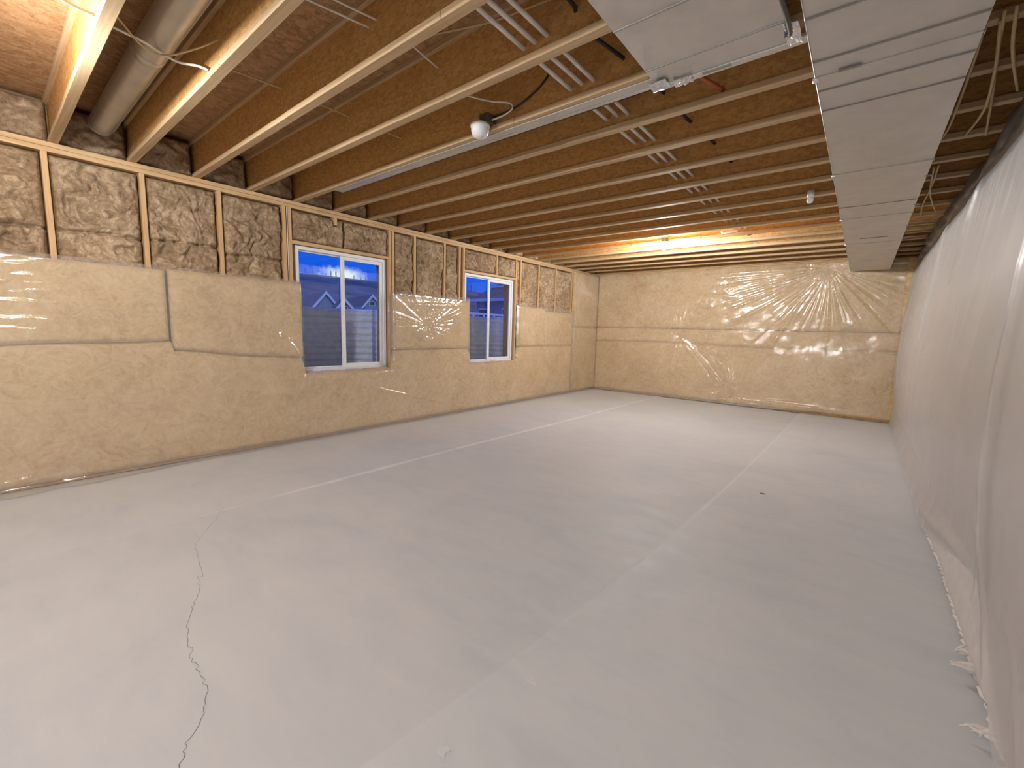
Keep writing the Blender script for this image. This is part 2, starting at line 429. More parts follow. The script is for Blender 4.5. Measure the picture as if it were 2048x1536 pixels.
# long crack across the slab
ctl = [(355, 1560), (358, 1530), (375, 1480), (410, 1415), (412, 1380), (402, 1345), (383, 1315), (380, 1290), (372, 1250), (385, 1210), (400, 1180), (396, 1150), (408, 1150), (395, 1105), (390, 1085), (412, 1060), (445, 1015)]
cp = [PX(a, b, 2, 0.0) for a, b in ctl]; fine = []
rc = random.Random(3)
for a, b in zip(cp[:-1], cp[1:]):
    for s in range(6):
        q = [a[k]+(b[k]-a[k])*s/6 for k in range(2)]; fine.append((q[0]+rc.uniform(-.008, .008), q[1]+rc.uniform(-.008, .008)))
fine.append(cp[-1][:2]); V = []; F = []
for i, (x, y) in enumerate(fine):
    a = fine[max(i-1, 0)]; b = fine[min(i+1, len(fine)-1)]; dx, dy = b[0]-a[0], b[1]-a[1]; L = math.hypot(dx, dy)+1e-9
    w = 0.0013*(1-0.5*i/len(fine)); z = floor_z(x, y)+0.0008
    V += [(x-dy/L*w, y+dx/L*w, z), (x+dy/L*w, y-dx/L*w, z)]
    if i: F.append((2*i-2, 2*i-1, 2*i+1, 2*i))
link('crack', V, F, 'crack', floor)
for (u, v_, r) in ((880, 1500, .022), (1060, 1358, .026), (895, 1497, .012)):
    c = PX(u, v_, 2, 0); rr_ = [r*(0.6+0.5*random.random()) for _ in range(14)]
    z = floor_z(c[0], c[1])
    V = [(c[0], c[1], z+0.002)]+[(c[0]+rr_[k]*1.6*math.cos(k*math.pi/7), c[1]+rr_[k]*math.sin(k*math.pi/7), z+0.0009) for k in range(14)]
    link('plaster_splash', V, [(0, 1+k, 1+(k+1) % 14) for k in range(14)], 'dust', floor, True)

# ------------------------------------------------------------------ ceiling: subfloor and I-joists
ceiling = tag(MB().box(-5.55, XR+0.15, YB-0.1, YF+0.3, ZT, ZT+0.022).build('ceiling', 'subfloor'), 'brown strand board subfloor on open joists', 'ceiling', kind='structure')
X0J, X1J = -5.42, XR
webm = MB().box(X0J, X1J, -0.005, 0.005, ZJ+0.036, ZT-0.036)
# bottom flange with short offset pieces so that the lumber reads as finger-jointed lengths
def flange_mesh(z0, z1, seed):
    mb = MB(); r_ = random.Random(seed); x = X0J
    while x < X1J-0.05:
        x2 = min(x+r_.uniform(1.0, 2.4), X1J)
        if X1J-x2 < .5: x2 = X1J
        o_ = r_.uniform(-.0016, .0016)
        mb.bbox(x, x2, -0.029+o_, 0.029+o_, z0+abs(o_), z1, 0.0025); x = x2
    return mb
protos = []
for k, yc in enumerate(JC):
    if k < 3:
        j = webm.build('joist', 'joist_web', ceiling)
        b = flange_mesh(ZJ, ZJ+0.038, k).build('bottom_flange', 'joist_flange', j)
        tf = MB().bbox(X0J, X1J, -0.029, 0.029, ZT-0.038, ZT, .002).build('top_flange', 'joist_flange', j)
        protos.append((j, b, tf)); j.location = (0, yc, 0)
    else:
        s = protos[k % 3]
        j = share(s[0], (0, yc, 0), ceiling)
        share(s[1], (0, 0, 0), j); share(s[2], (0, 0, 0), j)

# ------------------------------------------------------------------ left wall framing
WIN = [(2.425, 3.685, 0.83, 2.355), (5.235, 6.545, 0.82, 2.365)]       # y0, y1, z0, z1
mb = MB(); ycur = YB-0.1
for (a, b, c, d) in WIN:
    mb.box(-5.55, -5.415, ycur, a, -0.1, ZT); mb.box(-5.55, -5.415, a, b, -0.1, c); mb.box(-5.55, -5.415, a, b, d, ZT); ycur = b
mb.box(-5.55, -5.415, ycur, YF+0.3, -0.1, ZT)
wall_left = tag(mb.build('wall_left', 'sheathing'), 'framed exterior wall with two windows', 'wall', kind='structure')
studs = [0.44-0.61*k for k in range(8, 0, -1)]+[0.44, 1.05, 1.66, 2.30, 2.362, 3.722, 3.775, 4.16, 4.75, 5.08, 5.175, 6.575, 6.72, 7.32, 7.95, 8.62, 9.3]
st0 = None
for y in studs:
    if st0 is None:
        st0 = MB().bbox(-0.0695, 0.0695, -0.019, 0.019, 0.038, 2.754, .003).build('stud', 'stud', wall_left); st0.location = (XS-0.0695, y, 0)
    else: share(st0, (XS-0.0695, y, 0), wall_left)
for (a, b, z0, z1) in ((YB, 1.9, 2.792, ZJ), (1.9, 5.6, 2.793, ZJ), (5.6, YF, 2.792, ZJ), (YB, 3.1, 2.754, 2.791), (3.1, YF, 2.7535, 2.791)):
    MB().bbox(XS-0.139, XS+(0.003 if z0 > 2.78 else 0), a, b, z0, z1, .002).build('top_plate', 'plate', wall_left)
MB().bbox(XS-0.139, XS, YB, YF, 0.0, 0.038, .002).build('bottom_plate', 'plate', wall_left)
for (a, b, c, d) in WIN:
    MB().bbox(XS-0.139, XS, a-0.045, b+0.02, d+0.002, d+0.04, .002).build('window_header', 'plate', wall_left)
    MB().bbox(XS-0.139, XS, a-0.045, b+0.02, c-0.042, c-0.002, .002).build('window_sill_plate', 'plate', wall_left)
    for yy, zz, pr_ in (((a+b)/2-0.15, 2.655, .036),) if a < 4 else (((a+b)/2+0.12, d+.041, .002),):
        MB().bbox(XS-0.139, XS+pr_, yy-0.019, yy+0.019, zz, 2.7525, .002).build('cripple_stud', 'stud', wall_left)
# thin white strip up the king stud beside the window
MB().box(XS-0.001, XS+0.004, 2.326, 2.332, 1.9, 2.75).build('white_strip', 'plastic_white', wall_left)

# ------------------------------------------------------------------ windows
def window(n, a, b, c, d):
    w = tag(empty(f'window_{n}', (XS-0.09, (a+b)/2, c)), 'white vinyl sliding window', 'window', kind='structure')
    xb, xf = XS-0.125, XS-0.045
    def add(ob): child(ob, w); return ob
    g = 0.004; fw = 0.042; a += g; b -= g; c += g; d -= g
    mb = MB(); mb.bbox(xb, xf, a, b, c, c+fw, .004).bbox(xb, xf, a, b, d-fw, d, .004).bbox(xb, xf, a, a+fw, c+fw, d-fw, .004).bbox(xb, xf, b-fw, b, c+fw, d-fw, .004)
    add(mb.build('frame', 'vinyl'))
    ym = (a+b)/2+0.005
    ia, ib, ic, id_ = a+fw, b-fw, c+fw, d-fw
    # fixed lite
    mb = MB(); s = 0.016; mb.bbox(xb+.008, xb+.03, ia, ym+.02, ic, ic+s, .003).bbox(xb+.008, xb+.03, ia, ym+.02, id_-s, id_, .003).bbox(xb+.008, xb+.03, ia, ia+s, ic+s, id_-s, .003).bbox(xb+.008, xb+.03, ym-.02, ym+.02, ic+s, id_-s, .003)
    f1_ = add(mb.build('fixed_sash', 'vinyl'))
    p1 = MB().box(xb+.017, xb+.021, ia+s-.003, ym-.017, ic+s-.003, id_-s+.003).build('pane', 'glass', f1_)
    # sliding sash
    mb = MB(); s = 0.045; mb.bbox(xb+.036, xb+.066, ym-.045, ib, ic, ic+s, .004).bbox(xb+.036, xb+.066, ym-.045, ib, id_-s, id_, .004).bbox(xb+.036, xb+.066, ym-.045, ym+.005, ic+s, id_-s, .004).bbox(xb+.036, xb+.066, ib-s, ib, ic+s, id_-s, .004)
    f2_ = add(mb.build('sliding_sash', 'vinyl'))
    MB().box(xb+.048, xb+.052, ym+.002, ib-s+.003, ic+s-.003, id_-s+.003).build('pane', 'glass', f2_)
    MB().bbox(xb+.066, xb+.078, ym-.035, ym-.012, (c+d)/2-.04, (c+d)/2+.04, .003).build('latch', 'vinyl', f2_)
    return w
window(1, *WIN[0]); window(2, *WIN[1])

# ------------------------------------------------------------------ other walls
wall_far = tag(MB().box(-5.42, XR+0.1, YF+0.14, YF+0.26, -0.1, ZT).build('wall_far', 'sheathing'), 'far end wall of the basement', 'wall', kind='structure')
s0 = None
for k in range(11):
    x = -5.1+0.56*k
    ob = MB().bbox(-0.019, 0.019, 0, 0.139, 0.038, 2.754, .003).build('stud', 'stud', wall_far) if s0 is None else share(s0, (0, 0, 0), wall_far)
    s0 = s0 or ob; ob.location = (x, YF, 0)
MB().bbox(-5.26, XR, YF, YF+0.139, 2.754, ZJ, .002).build('top_plate', 'plate', wall_far)
MB().bbox(-5.26, XR, YF, YF+0.139, 0, 0.038, .002).build('bottom_plate', 'plate', wall_far)
wall_right = tag(MB().box(XR, XR+0.2, YB-0.1, YF+0.26, -0.1, ZT).build('wall_right', 'concrete_wall'), 'foundation wall behind white plastic', 'wall', kind='structure')
wall_back = tag(MB().box(-5.42, XR+0.1, YB-0.14, YB, -0.1, ZT).build('wall_back', 'concrete_wall'), 'foundation wall at the near end', 'wall', kind='structure')
wall_upper = tag(MB().box(-5.56, -5.46, YB-0.1, YF+0.3, ZT+0.02, 6.4).build('wall_upper', 'siding_grey'), 'outside wall of the storey above', 'wall', kind='structure')

# ------------------------------------------------------------------ insulation
def edge_round(Ug, Vg, u0, u1, v0, v1, r):
    d = np.minimum(np.minimum(Ug-u0, u1-Ug), np.minimum(Vg-v0, v1-Vg))
    return 1-np.exp(-np.clip(d, 0, None)/r)
def batt(name, u0, u1, v0, v1, mp, back, front, seed, res=0.012, lump=0.03, mat='batt_bare', splits=(), er=0.018, vtop=None, fine_amp=0.006, behind=None, notch=None):
    nu = max(8, int((u1-u0)/res)); nv = max(8, int((v1-v0)/res))
    # wobble the outline a little
    Ug, Vg = np.meshgrid(np.linspace(u0, u1, nu), np.linspace(v0, v1, nv), indexing='ij')
    er_ = edge_round(Ug, Vg, u0, u1, v0, v1, er)
    wx = 0.5*fbm(Ug*3.1, Vg*3.1, seed+40, 3); wy = 0.5*fbm(Ug*3.1, Vg*3.1, seed+60, 3)
    cre = np.abs(fbm((Ug+wx*0.6)*3.8, (Vg+wy*0.6)*2.9, seed, 4))          # billowed: sharp valleys, soft lumps
    cre2 = np.abs(fbm((Ug+wx*.4)*11, (Vg+wy*.4)*7, seed+5, 3))
    hf = 0.006*fbm(Ug*26+3*wx, Vg*22+3*wy, seed+8, 3)*er_
    w = hf+back+(front-back)*er_+lump*(np.minimum(cre, 0.5)*2-0.45)*er_+fine_amp*(cre2*2-0.5)*er_
    for (vv, dep) in splits:
        line = vv+0.02*fbm(Ug*3, Ug*0+seed, seed+9, 3); w = w-dep*np.exp(-((Vg-line)/0.012)**2)
    if behind is not None: w = np.minimum(w, -0.004+0.14*sstep(Vg, behind, behind+0.07))
    if notch is not None:
        k_ = sstep(Ug, notch[0]-.01, notch[0])*(1-sstep(Ug, notch[1], notch[1]+.01))*sstep(Vg, notch[2]-.01, notch[2]); w = w*(1-k_)+back*k_
    Zv = Vg if vtop is None else v0+(Vg-v0)/(v1-v0)*(vtop(Ug)-v0)
    P = mp(Ug, Zv, w); B = mp(Ug, Zv, np.full_like(w, back-0.02))
    return grid_mesh(name, P, mat, None, None, B)
mpL = lambda u, z, w: np.stack([XS+w, u, z], -1)
mpF = lambda u, z, w: np.stack([u, YF-w, z], -1)
INS = 'insulation'
# bare batts in the stud bays above the plastic
SW = 0.021
bays = [(0.44-0.61*(k+1), 0.44-0.61*k) for k in range(3, -1, -1)]+[(0.44, 1.05), (1.05, 1.66), (1.66, 2.30), (3.775, 4.16), (4.16, 4.75), (4.75, 5.08), (6.575, 6.72), (6.72, 7.32), (7.32, 7.95), (7.95, 8.62)]
for k, (a, b) in enumerate(bays):
    near = b < 2.4
    sp = ((2.14+0.02*(k % 3), 0.05),) if near and k >= 3 else ()
    ob = batt('insulation_batt', a+SW, b-SW, 1.80, 2.75, mpL, -0.09, 0.006 if near else 0.004, 100+k, 0.009 if near else 0.011, 0.055, splits=sp, fine_amp=.012, behind=1.915 if b < 8 else 1.86)
    BAYLAB = {3: 'bare brown fibreglass batt in the bay before the one under the capped duct', 5: 'torn brown fibreglass batt, middle bay between the capped round duct and the first window', 6: 'bare brown fibreglass batt in the stud bay touching the first window past the round duct',
              7: 'bare brown fibreglass batt between the windows, in the bay beside the first window', 8: 'wide bare brown fibreglass batt between the windows, middle one of three', 9: 'narrow bare brown fibreglass batt between the windows, beside the window nearer the far wall',
              10: 'very narrow bare fibreglass strip beside the window nearer the far wall', 13: 'bare brown fibreglass batt beside the plastic-lined corner at the far wall'}
    if k in BAYLAB: tag(ob, BAYLAB[k], INS, 'bare batts in the stud bays')
    elif k == 4: tag(ob, 'bare brown fibreglass batt torn across, in the stud bay under the capped round duct', INS, 'bare batts in the stud bays')
    elif near: tag(ob, 'bare brown fibreglass batt in a stud bay above the plastic, short of the first window', INS, 'bare batts in the stud bays')
    elif b < 5.2: tag(ob, 'bare brown fibreglass batt in a stud bay between the two windows', INS, 'bare batts in the stud bays')
    else: tag(ob, 'bare brown fibreglass batt in a full-width bay between the far window and the lined corner', INS, 'bare batts in the stud bays')
for n_, (a, b, c, d) in enumerate(WIN):
    ed = [a-0.045, a+0.62, b+0.02] if a < 4 else [a-0.045, (a+b)/2+0.12, b+0.02]
    for q in range(2):
        g_ = 0.003 if a < 4 else 0.02
        ob = batt('insulation_batt', ed[q]+(g_ if q else 0), ed[q+1]-(g_ if q == 0 else .01), d+0.042, 2.75, mpL, -0.08, 0.010, 140+n_*5+q, 0.009, 0.055, fine_amp=.012, notch=((a+b)/2-.171, (a+b)/2-.129, 2.652) if a < 4 and q == 0 else None)
        tag(ob, ('bare brown fibreglass piece over the first window, around the short cripple stud', 'bare brown fibreglass piece over the sliding half of the first window', 'wider bare fibreglass piece over the window nearer the far wall', 'narrower bare fibreglass piece over the window nearer the far wall')[n_*2+q], INS, 'batts over the window heads')
# rim pieces between the joist ends
for k in range(6, len(JC)-1):
    a, b = JC[k]+0.02, JC[k+1]-0.02
    ob = batt('rim_insulation', a, b, ZJ+0.002, ZT-0.03, mpL, -0.10, -0.02+0.015*((k*7) % 3), 200+k, 0.014, 0.04)
    tag(ob, 'brown fibreglass piece tucked between joist ends on top of the wall plate' if k != 10 else 'brown fibreglass piece on the wall plate behind the cap of the round duct', INS, 'rim batts between the joist ends')

# shared pull-in points of the plastic on the left and far walls
STAR_L = [(2.215, 1.334, 1.0), (4.328, 1.44, 1.5), (4.776, 0.188, 1.2), (3.004, 0.682, 0.8), (5.742, 0.651, 0.9), (-0.55, 1.45, 1.4), (7.0, 1.30, .6), (-1.9, .7, 1.0), (8.75, 0.12, .6), (0.35, 0.10, .7)]
STAR_F = [(-0.578, 2.682, 2.6), (-3.16, 1.411, 1.3), (-1.954, 0.169, 1.3), (-5.10, 0.199, 0.8)]
def dent(U_, V_, stars):
    s = np.zeros_like(U_)
    for (a, b, A) in stars:
        r = np.hypot(U_-a, V_-b); s += -0.026*min(A, 1.5)*np.exp(-r/0.07)
    return s
def ridges(U_, V_, stars, seed):
    s = np.zeros_like(U_)
    for i, (a, b, A) in enumerate(stars):
        r = np.hypot(U_-a, V_-b); th = np.arctan2(V_-b, U_-a)
        nn = 13+(i*5) % 7
        ph = th*nn/2.0
        # angular pleats: noise on the angle, steady along the radius
        k1 = pn(np.cos(th)*nn*0.55+20+r*0.25, np.sin(th)*nn*0.55+i*9+r*0.25, seed+i)
        k2 = pn(np.cos(th)*nn*1.3+40+r*0.4, np.sin(th)*nn*1.3+i*4+r*.4, seed+i+7)
        rid = np.clip(1-np.abs(k1)*4.0, 0, 1)**1.5+0.6*np.clip(1-np.abs(k2)*4.0, 0, 1)
        s += 0.015*A*rid*sstep(r, 0.0, 0.12)*np.exp(-r/(0.26+0.12*A))
    return s
def creases(U_, V_, segs):
    s = np.zeros_like(U_)
    for (a, b, c, d, A, wd) in segs:
        L = math.hypot(c-a, d-b); t_ = ((U_-a)*(c-a)+(V_-b)*(d-b))/(L*L); t_c = np.clip(t_, 0, 1)
        dist = np.hypot(U_-(a+t_c*(c-a)), V_-(b+t_c*(d-b))); dist = dist+0.006*pn(U_*9, V_*9, 71)
        s += 1.35*A*np.exp(-(dist/wd)**2)*np.sin(np.pi*np.clip(t_c*0.9+0.05, 0, 1))**0.5
    return s
def bulge(U_, V_, seed): return 0.018*fbm(U_*1.1, V_*1.6, seed, 3)
BLANKETS = {}
BL = 0.075            # how far the lined blankets stand proud of the studs
def lined(name, u0, u1, v0, v1, mp, stars, seed, front=BL, res=0.02, vtop=None, er=0.013, bseed=31, vbot=None):
    nu = max(8, int((u1-u0)/res)); nv = max(8, int((v1-v0)/res))
    Ug, Vg = np.meshgrid(np.linspace(u0, u1, nu), np.linspace(v0, v1, nv), indexing='ij')
    zb_ = vbot(Ug) if vbot else v0; zt_ = vtop(Ug) if vtop else v1
    Zv = zb_+(Vg-v0)/(v1-v0)*(zt_-zb_)
    e = edge_round(Ug, Vg, u0, u1, v0, v1, er)
    w = (front+bulge(Ug, Zv, bseed)+dent(Ug, Zv, stars))*e-0.012*np.abs(fbm(Ug*4+fbm(Ug*2, Zv*2, seed+3, 2), Zv*5, seed, 4))*e-0.002
    w = np.maximum(w, 0.0)
    def over(U_, Z_):            # how far this blanket reaches out at (u, z)
        zb2 = vbot(U_) if vbot else v0; zt2 = vtop(U_) if vtop else v1
        V2 = v0+(Z_-zb2)/(zt2-zb2)*(v1-v0); ins = (U_ > u0) & (U_ < u1) & (Z_ > zb2) & (Z_ < zt2)
        e2 = edge_round(U_, V2, u0, u1, v0, v1, er)
        return np.where(ins, (front+bulge(U_, Z_, bseed)+dent(U_, Z_, stars))*e2, -1.0)
    BLANKETS.setdefault('L' if mp is mpL else 'F', []).append(over)
    return grid_mesh(name, mp(Ug, Zv, w), 'batt_lined', None, None, mp(Ug, Zv, np.full_like(w, 0.0005)))
def top_lower(u):
    u = np.asarray(u, float)
    t_ = 1.1845+.04*np.clip(u, -.5, 1.2)+.008*np.sin(u*5)
    t_ = np.where(u > 1.18, 1.1295-.095*(u-1.2)+.008*np.sin(u*6), t_)
    def win(t_, a, b, lv): 
        k_ = sstep(u, a-0.03, a+0.02)*(1-sstep(u, b-0.02, b+0.03)); return t_*(1-k_)+lv*k_
    t_ = np.where(u > 3.0, 1.089+0*u, t_)
    t_ = win(t_, 2.45, 3.70, 0.845); t_ = win(t_, 5.27, 6.60, 0.835)
    t_ = np.where(u > 6.7, 1.0995, t_)
    return t_
tag(lined('insulation_blanket', YB+.02, 8.64, 0.03, 1.0, mpL, STAR_L, 301, vtop=lambda u: top_lower(u)), 'long tan fibreglass blanket along the floor under both windows, behind clear plastic', INS)
tag(lined('insulation_blanket', YB+.02, 1.165, 1.20, 1.905, mpL, STAR_L, 302, BL+.008, vbot=lambda u: 1.185+.04*np.clip(u, -.5, 1.2)+.008*np.sin(u*5)), 'tan fibreglass blanket behind glinting plastic below the round duct', INS)
tag(lined('insulation_blanket', 1.182, 2.45, 1.06, 1.915, mpL, STAR_L, 303, BL+.012, vbot=lambda u: 1.13-.095*(u-1.2)+.008*np.sin(u*6)), 'tan fibreglass blanket behind plastic, butting against the window nearer the round duct', INS)
tag(lined('insulation_blanket', 3.72, 5.26, 1.09, 1.885, mpL, STAR_L, 304, BL+.012), 'tan fibreglass blanket behind plastic between the two windows', INS)
tag(lined('insulation_blanket', 6.62, 7.50, 1.10, 1.885, mpL, STAR_L, 305, BL), 'tan fibreglass blanket behind plastic just past the window nearer the far wall', INS)
tag(lined('insulation_blanket', 7.515, 8.62, 1.10, 1.83, mpL, STAR_L, 306, BL-.008), 'short tan fibreglass blanket behind plastic before the lined corner', INS)
tag(lined('insulation_blanket', 8.65, YF-.002, 0.03, 1.5265, mpL, STAR_L, 307, BL), 'tan fibreglass blanket filling the lower corner beside the far wall', INS)
tag(lined('insulation_blanket', 8.65, YF-.002, 1.527, 2.80, mpL, STAR_L, 308, BL), 'tan fibreglass blanket filling the upper corner up to the plate', INS)
# far wall
XF0, XF1 = -5.202, 0.72
tag(lined('insulation_blanket', XF0, XF1, 0.035, 1.20, mpF, STAR_F, 311, BL, vtop=lambda u: 1.221+0.018*np.sin(u*1.3)), 'wide tan fibreglass blanket along the floor of the far wall', INS)
tag(lined('insulation_blanket', XF0, XF1, 1.222, 1.545, mpF, STAR_F, 312, BL+.006, vbot=lambda u: 1.2215+0.018*np.sin(u*1.3)), 'narrow tan fibreglass strip across the middle of the far wall', INS)
tag(lined('insulation_blanket', XF0, XF1, 1.553, 2.82, mpF, STAR_F, 313, BL+.01), 'wide tan fibreglass blanket across the top of the far wall', INS)

# ------------------------------------------------------------------ clear plastic on the left wall
def film_w(U_, V_, stars, seed, segs=()):
    w = BL+0.016+bulge(U_, V_, 31)+dent(U_, V_, stars)+ridges(U_, V_, stars, seed)+creases(U_, V_, segs)
    w += 0.0035*fbm(U_*2.3, V_*3.1, seed+3, 3)+0.0012*fbm(U_*14, V_*9, seed+5, 2)
    return w
def film_sheet(name, u0, u1, v0, v1, mp, stars, seed, res, segs=(), hole=None, top=None, bottom=None, flare=None, proud=0.0):
    nu = int((u1-u0)/res); nv = int((v1-v0)/res)
    Ug, Tg = np.meshgrid(np.linspace(u0, u1, nu), np.linspace(0, 1, nv), indexing='ij')
    bt = bottom(Ug) if bottom else v0; tp = top(Ug) if top else v1
    Vg = bt+(tp-bt)*Tg
    w = film_w(Ug, Vg, stars, seed, segs)
    keep = None
    if hole:
        keep = np.ones((nu-1, nv-1), bool); Uc = (Ug[:-1, :-1]+Ug[1:, 1:])/2; Vc = (Vg[:-1, :-1]+Vg[1:, 1:])/2
        for (a, b, c, d) in hole:
            a2 = a+0.03*fbm(Vc*4, Vc*0+3, seed, 2); b2 = b+0.025*fbm(Vc*4, Vc*0+8, seed, 2); c2 = c+0.02*fbm(Uc*4, Uc*0+5, seed, 2)
            keep &= ~((Uc > a2) & (Uc < b2) & (Vc > c2))
            ins = np.minimum(np.minimum(Ug-(a-0.02), (b+0.02)-Ug), Vg-(c-0.02))     # tuck the edges in
            w = w-0.09*sstep(ins, -0.035, 0.03)
    w = w-0.035*np.exp(-(tp-Vg)/0.018)
    for f_ in BLANKETS['L' if mp is mpL else 'F']: w = np.maximum(w, f_(Ug, Vg)+0.004)
    w = w+proud
    if flare is not None: w = w+flare(Ug, Vg)
    return grid_mesh(name, mp(Ug, Vg, w), 'film_clear', None, keep)
segL = [(2.35, 0.90, 3.004, 0.682, .006, .02), (3.004, .682, 4.776, .188, .012, .022), (4.328, 1.44, 4.70, .45, .010, .02), (4.45, 1.4, 5.742, .651, .007, .02),
        (4.776, .188, 5.742, .651, .010, .022), (-1.0, .15, 2.1, .26, .010, .03), (-1.0, .10, 1.5, .12, .014, .03), (-1, 0.75, 1.0, .72, .006, .02), (-.2, .62, .9, .60, .004, .02),
        (5.742, .651, 8.0, .35, .007, .025), (4.776, .188, 4.70, .02, .012, .02), (4.776, .188, 5.1, .02, .01, .02), (2.215, 1.334, 2.4, 1.0, .006, .015), (3.9, 1.05, 4.2, 1.2, .008, .02),
        (4.0, 1.75, 5.1, 1.80, .012, .025), (1.5, .5, 2.3, .65, .004, .02), (1.6, .42, 2.5, .52, .004, .02)]
rw = random.Random(21)
for k in range(14):       # the fan of glints at the near end
    a = -0.2+rw.random()*.5; z = 1.3+rw.random()*.55; L_ = 0.25+rw.random()*.5
    segL.append((a, z, a+L_, z+(z-1.5)*.25*L_-0.02, .004+.005*rw.random(), .010+.008*rw.random()))
def flareL(U_, V_): return 0.16*np.exp(-V_/0.035)*(1-sstep(U_, 0.5, 1.5))*(0.7+0.5*pn(U_*3, U_*0, 5))
tag(film_sheet('plastic_sheet', YB+.03, 8.70, 0.006, 1.93, mpL, STAR_L, 400, 0.0135, segL, [(2.47, 3.685, 0.85, 3), (5.29, 6.58, 0.845, 3)],
               top=lambda u: 1.935+0.012*fbm(u*1.7, u*0, 77, 3)-0.03*sstep(u, 6.6, 7.6), bottom=lambda u: 0.006+0.02*np.clip(fbm(u*2.2, u*0+2, 78, 3), 0, 1), flare=flareL),
    'clear plastic vapour barrier stapled over tan insulation, cut around the two windows', 'plastic sheet')
tag(film_sheet('plastic_sheet', 8.60, YF-.082, 0.006, 2.80, mpL, STAR_L, 420, 0.0135, [(8.63, .2, 8.64, 2.6, .02, .02), (9.3, .3, 9.45, 1.2, .012, .02), (8.7, .6, 9.0, 1.3, .010, .02)], proud=0.012),
    'narrow strip of clear plastic from floor to plate in the corner by the far wall', 'plastic sheet')
segF = [(-5.1, .2, -3.2, 1.38, .012, .025), (-3.1, 1.36, -2.5, .55, .02, .03), (-3.0, 1.3, -2.15, .35, .014, .03), (-.75, 2.45, -1.75, .55, .022, .035), (-.9, 2.4, -2.3, 1.55, .016, .03), (-.9, 2.55, -3.0, 1.55, .014, .03),
        (-.5, 2.5, .25, 1.62, .022, .03), (-.55, 2.5, -.05, 1.65, .018, .025), (-.8, 2.7, -2.8, 2.66, .014, .03), (-1.9, .15, -.2, .12, .010, .03), (-1.954, .169, -3.5, .25, .009, .03), (-2.9, 2.3, -2.0, 2.2, .012, .03)]
for k in range(26):
    th = math.radians(186+k*5.4); r0 = .12+.1*rw.random(); r1 = .9+rw.random()*.8
    x1_ = min(.35, -.578+r1*1.35*math.cos(th)); z1_ = 2.682+r1*.95*math.sin(th)
    segF.append((-.578+r0*math.cos(th), 2.682+r0*math.sin(th), x1_, max(.4, z1_), .008+.012*rw.random(), .013+.012*rw.random()))
tag(film_sheet('plastic_sheet', XF0+.030, 0.46, 0.01, 2.82, mpF, STAR_F, 440, 0.0135, segF, bottom=lambda u: 0.012+0.09*sstep(u, -1.6, 0.4)+0.01*np.clip(fbm(u*3, u*0, 79, 3), 0, 1),
               top=lambda u: 2.79+0.02*fbm(u*2, u*0, 80, 2)),
    'clear plastic vapour barrier over the far wall with a big fan of pleats', 'plastic sheet')

# ------------------------------------------------------------------ right wall: white blanket behind milky plastic
def xr(U_, V_):
    prof = np.interp(V_, [0, .12, .34, .83, 1.3, 1.74, 2.08, 2.48, 2.66, 2.8], [.50, .515, .53, .485, .475, .495, .525, .545, .59, .66])
    return prof+0.014*fbm(U_*0.9, V_*.7, 55, 3)
mpR = lambda u, z, w: np.stack([w, u, z], -1)
Ug, Vg = np.meshgrid(np.linspace(YB+.02, YF-.10, 480), np.linspace(0.012, 2.645, 80), indexing='ij')
e = np.exp(-np.clip(Vg-.012, 0, None)/.02)+np.exp(-np.clip(2.645-Vg, 0, None)/.03)
Xw = xr(Ug, Vg)+0.005*np.abs(fbm(Ug*5, Vg*5, 57, 3))+0.03*e
Xw = np.minimum(Xw, .70)
tag(grid_mesh('insulation_blanket', mpR(Ug, Vg, Xw), 'batt_white', None, None, mpR(Ug, Vg, np.full_like(Xw, .76))), 'white fibreglass blanket hung over the foundation wall facing the windows', INS)
def rfilm(name, u0, u1, off, seed, bottom, top, label, segs):
    nu = int((u1-u0)/.02)
    Ug, Tg = np.meshgrid(np.linspace(u0, u1, nu), np.linspace(0, 1, 150), indexing='ij'); bt = bottom(Ug); tp = top(Ug); Vg = bt+(tp-bt)*Tg
    fold = 0.007*fbm(Ug*1.5+Vg*0.5, Vg*0.3, seed, 2)+0.003*np.clip(1-np.abs(pn(Ug*2.5+Vg*.9, Vg*.4, seed+4))*6, 0, 1)
    fold += 0.006*np.clip(1-np.abs(pn(Ug*9+Vg*4, Vg*1.2, seed+8))*4, 0, 1)*sstep(Vg, 1.9, 2.5)
    x = xr(Ug, Vg)-off-0.010-fold-creases(Ug, Vg, segs)
    return tag(grid_mesh(name, mpR(Ug, Vg, x), 'film_milky'), label, 'plastic sheet')
rfilm('plastic_sheet', 2.62, YF-.115, 0.004, 500, lambda u: 0.02+0.33*(1-sstep(u, 2.6, 4.6))+.01*fbm(u*3, u*0, 81, 2), lambda u: 2.645+0.012*fbm(u*1.5, u*0, 82, 2),
      'milky plastic over white insulation, hem curving up off the floor towards the overlap', [(2.7, .40, 4.8, .06, .012, .03), (6.3, 1.5, 6.0, 2.6, .02, .03), (4.9, 1.9, 4.4, 2.6, .018, .03), (8.6, .4, 8.9, 2.2, .014, .04)])
rfilm('plastic_sheet', YB+.03, 2.74, 0.016, 520, lambda u: 0.05+.02*fbm(u*2, u*0, 83, 2)+0.22*sstep(u, 1.9, 2.75), lambda u: 2.645+0*u,
      'milky plastic over white insulation on the near side of the overlap', [(2.70, .3, 2.66, 2.7, .008, .012), (2.72, .6, 2.2, .05, .012, .02), (2.2, .5, 1.7, .1, .01, .02)])
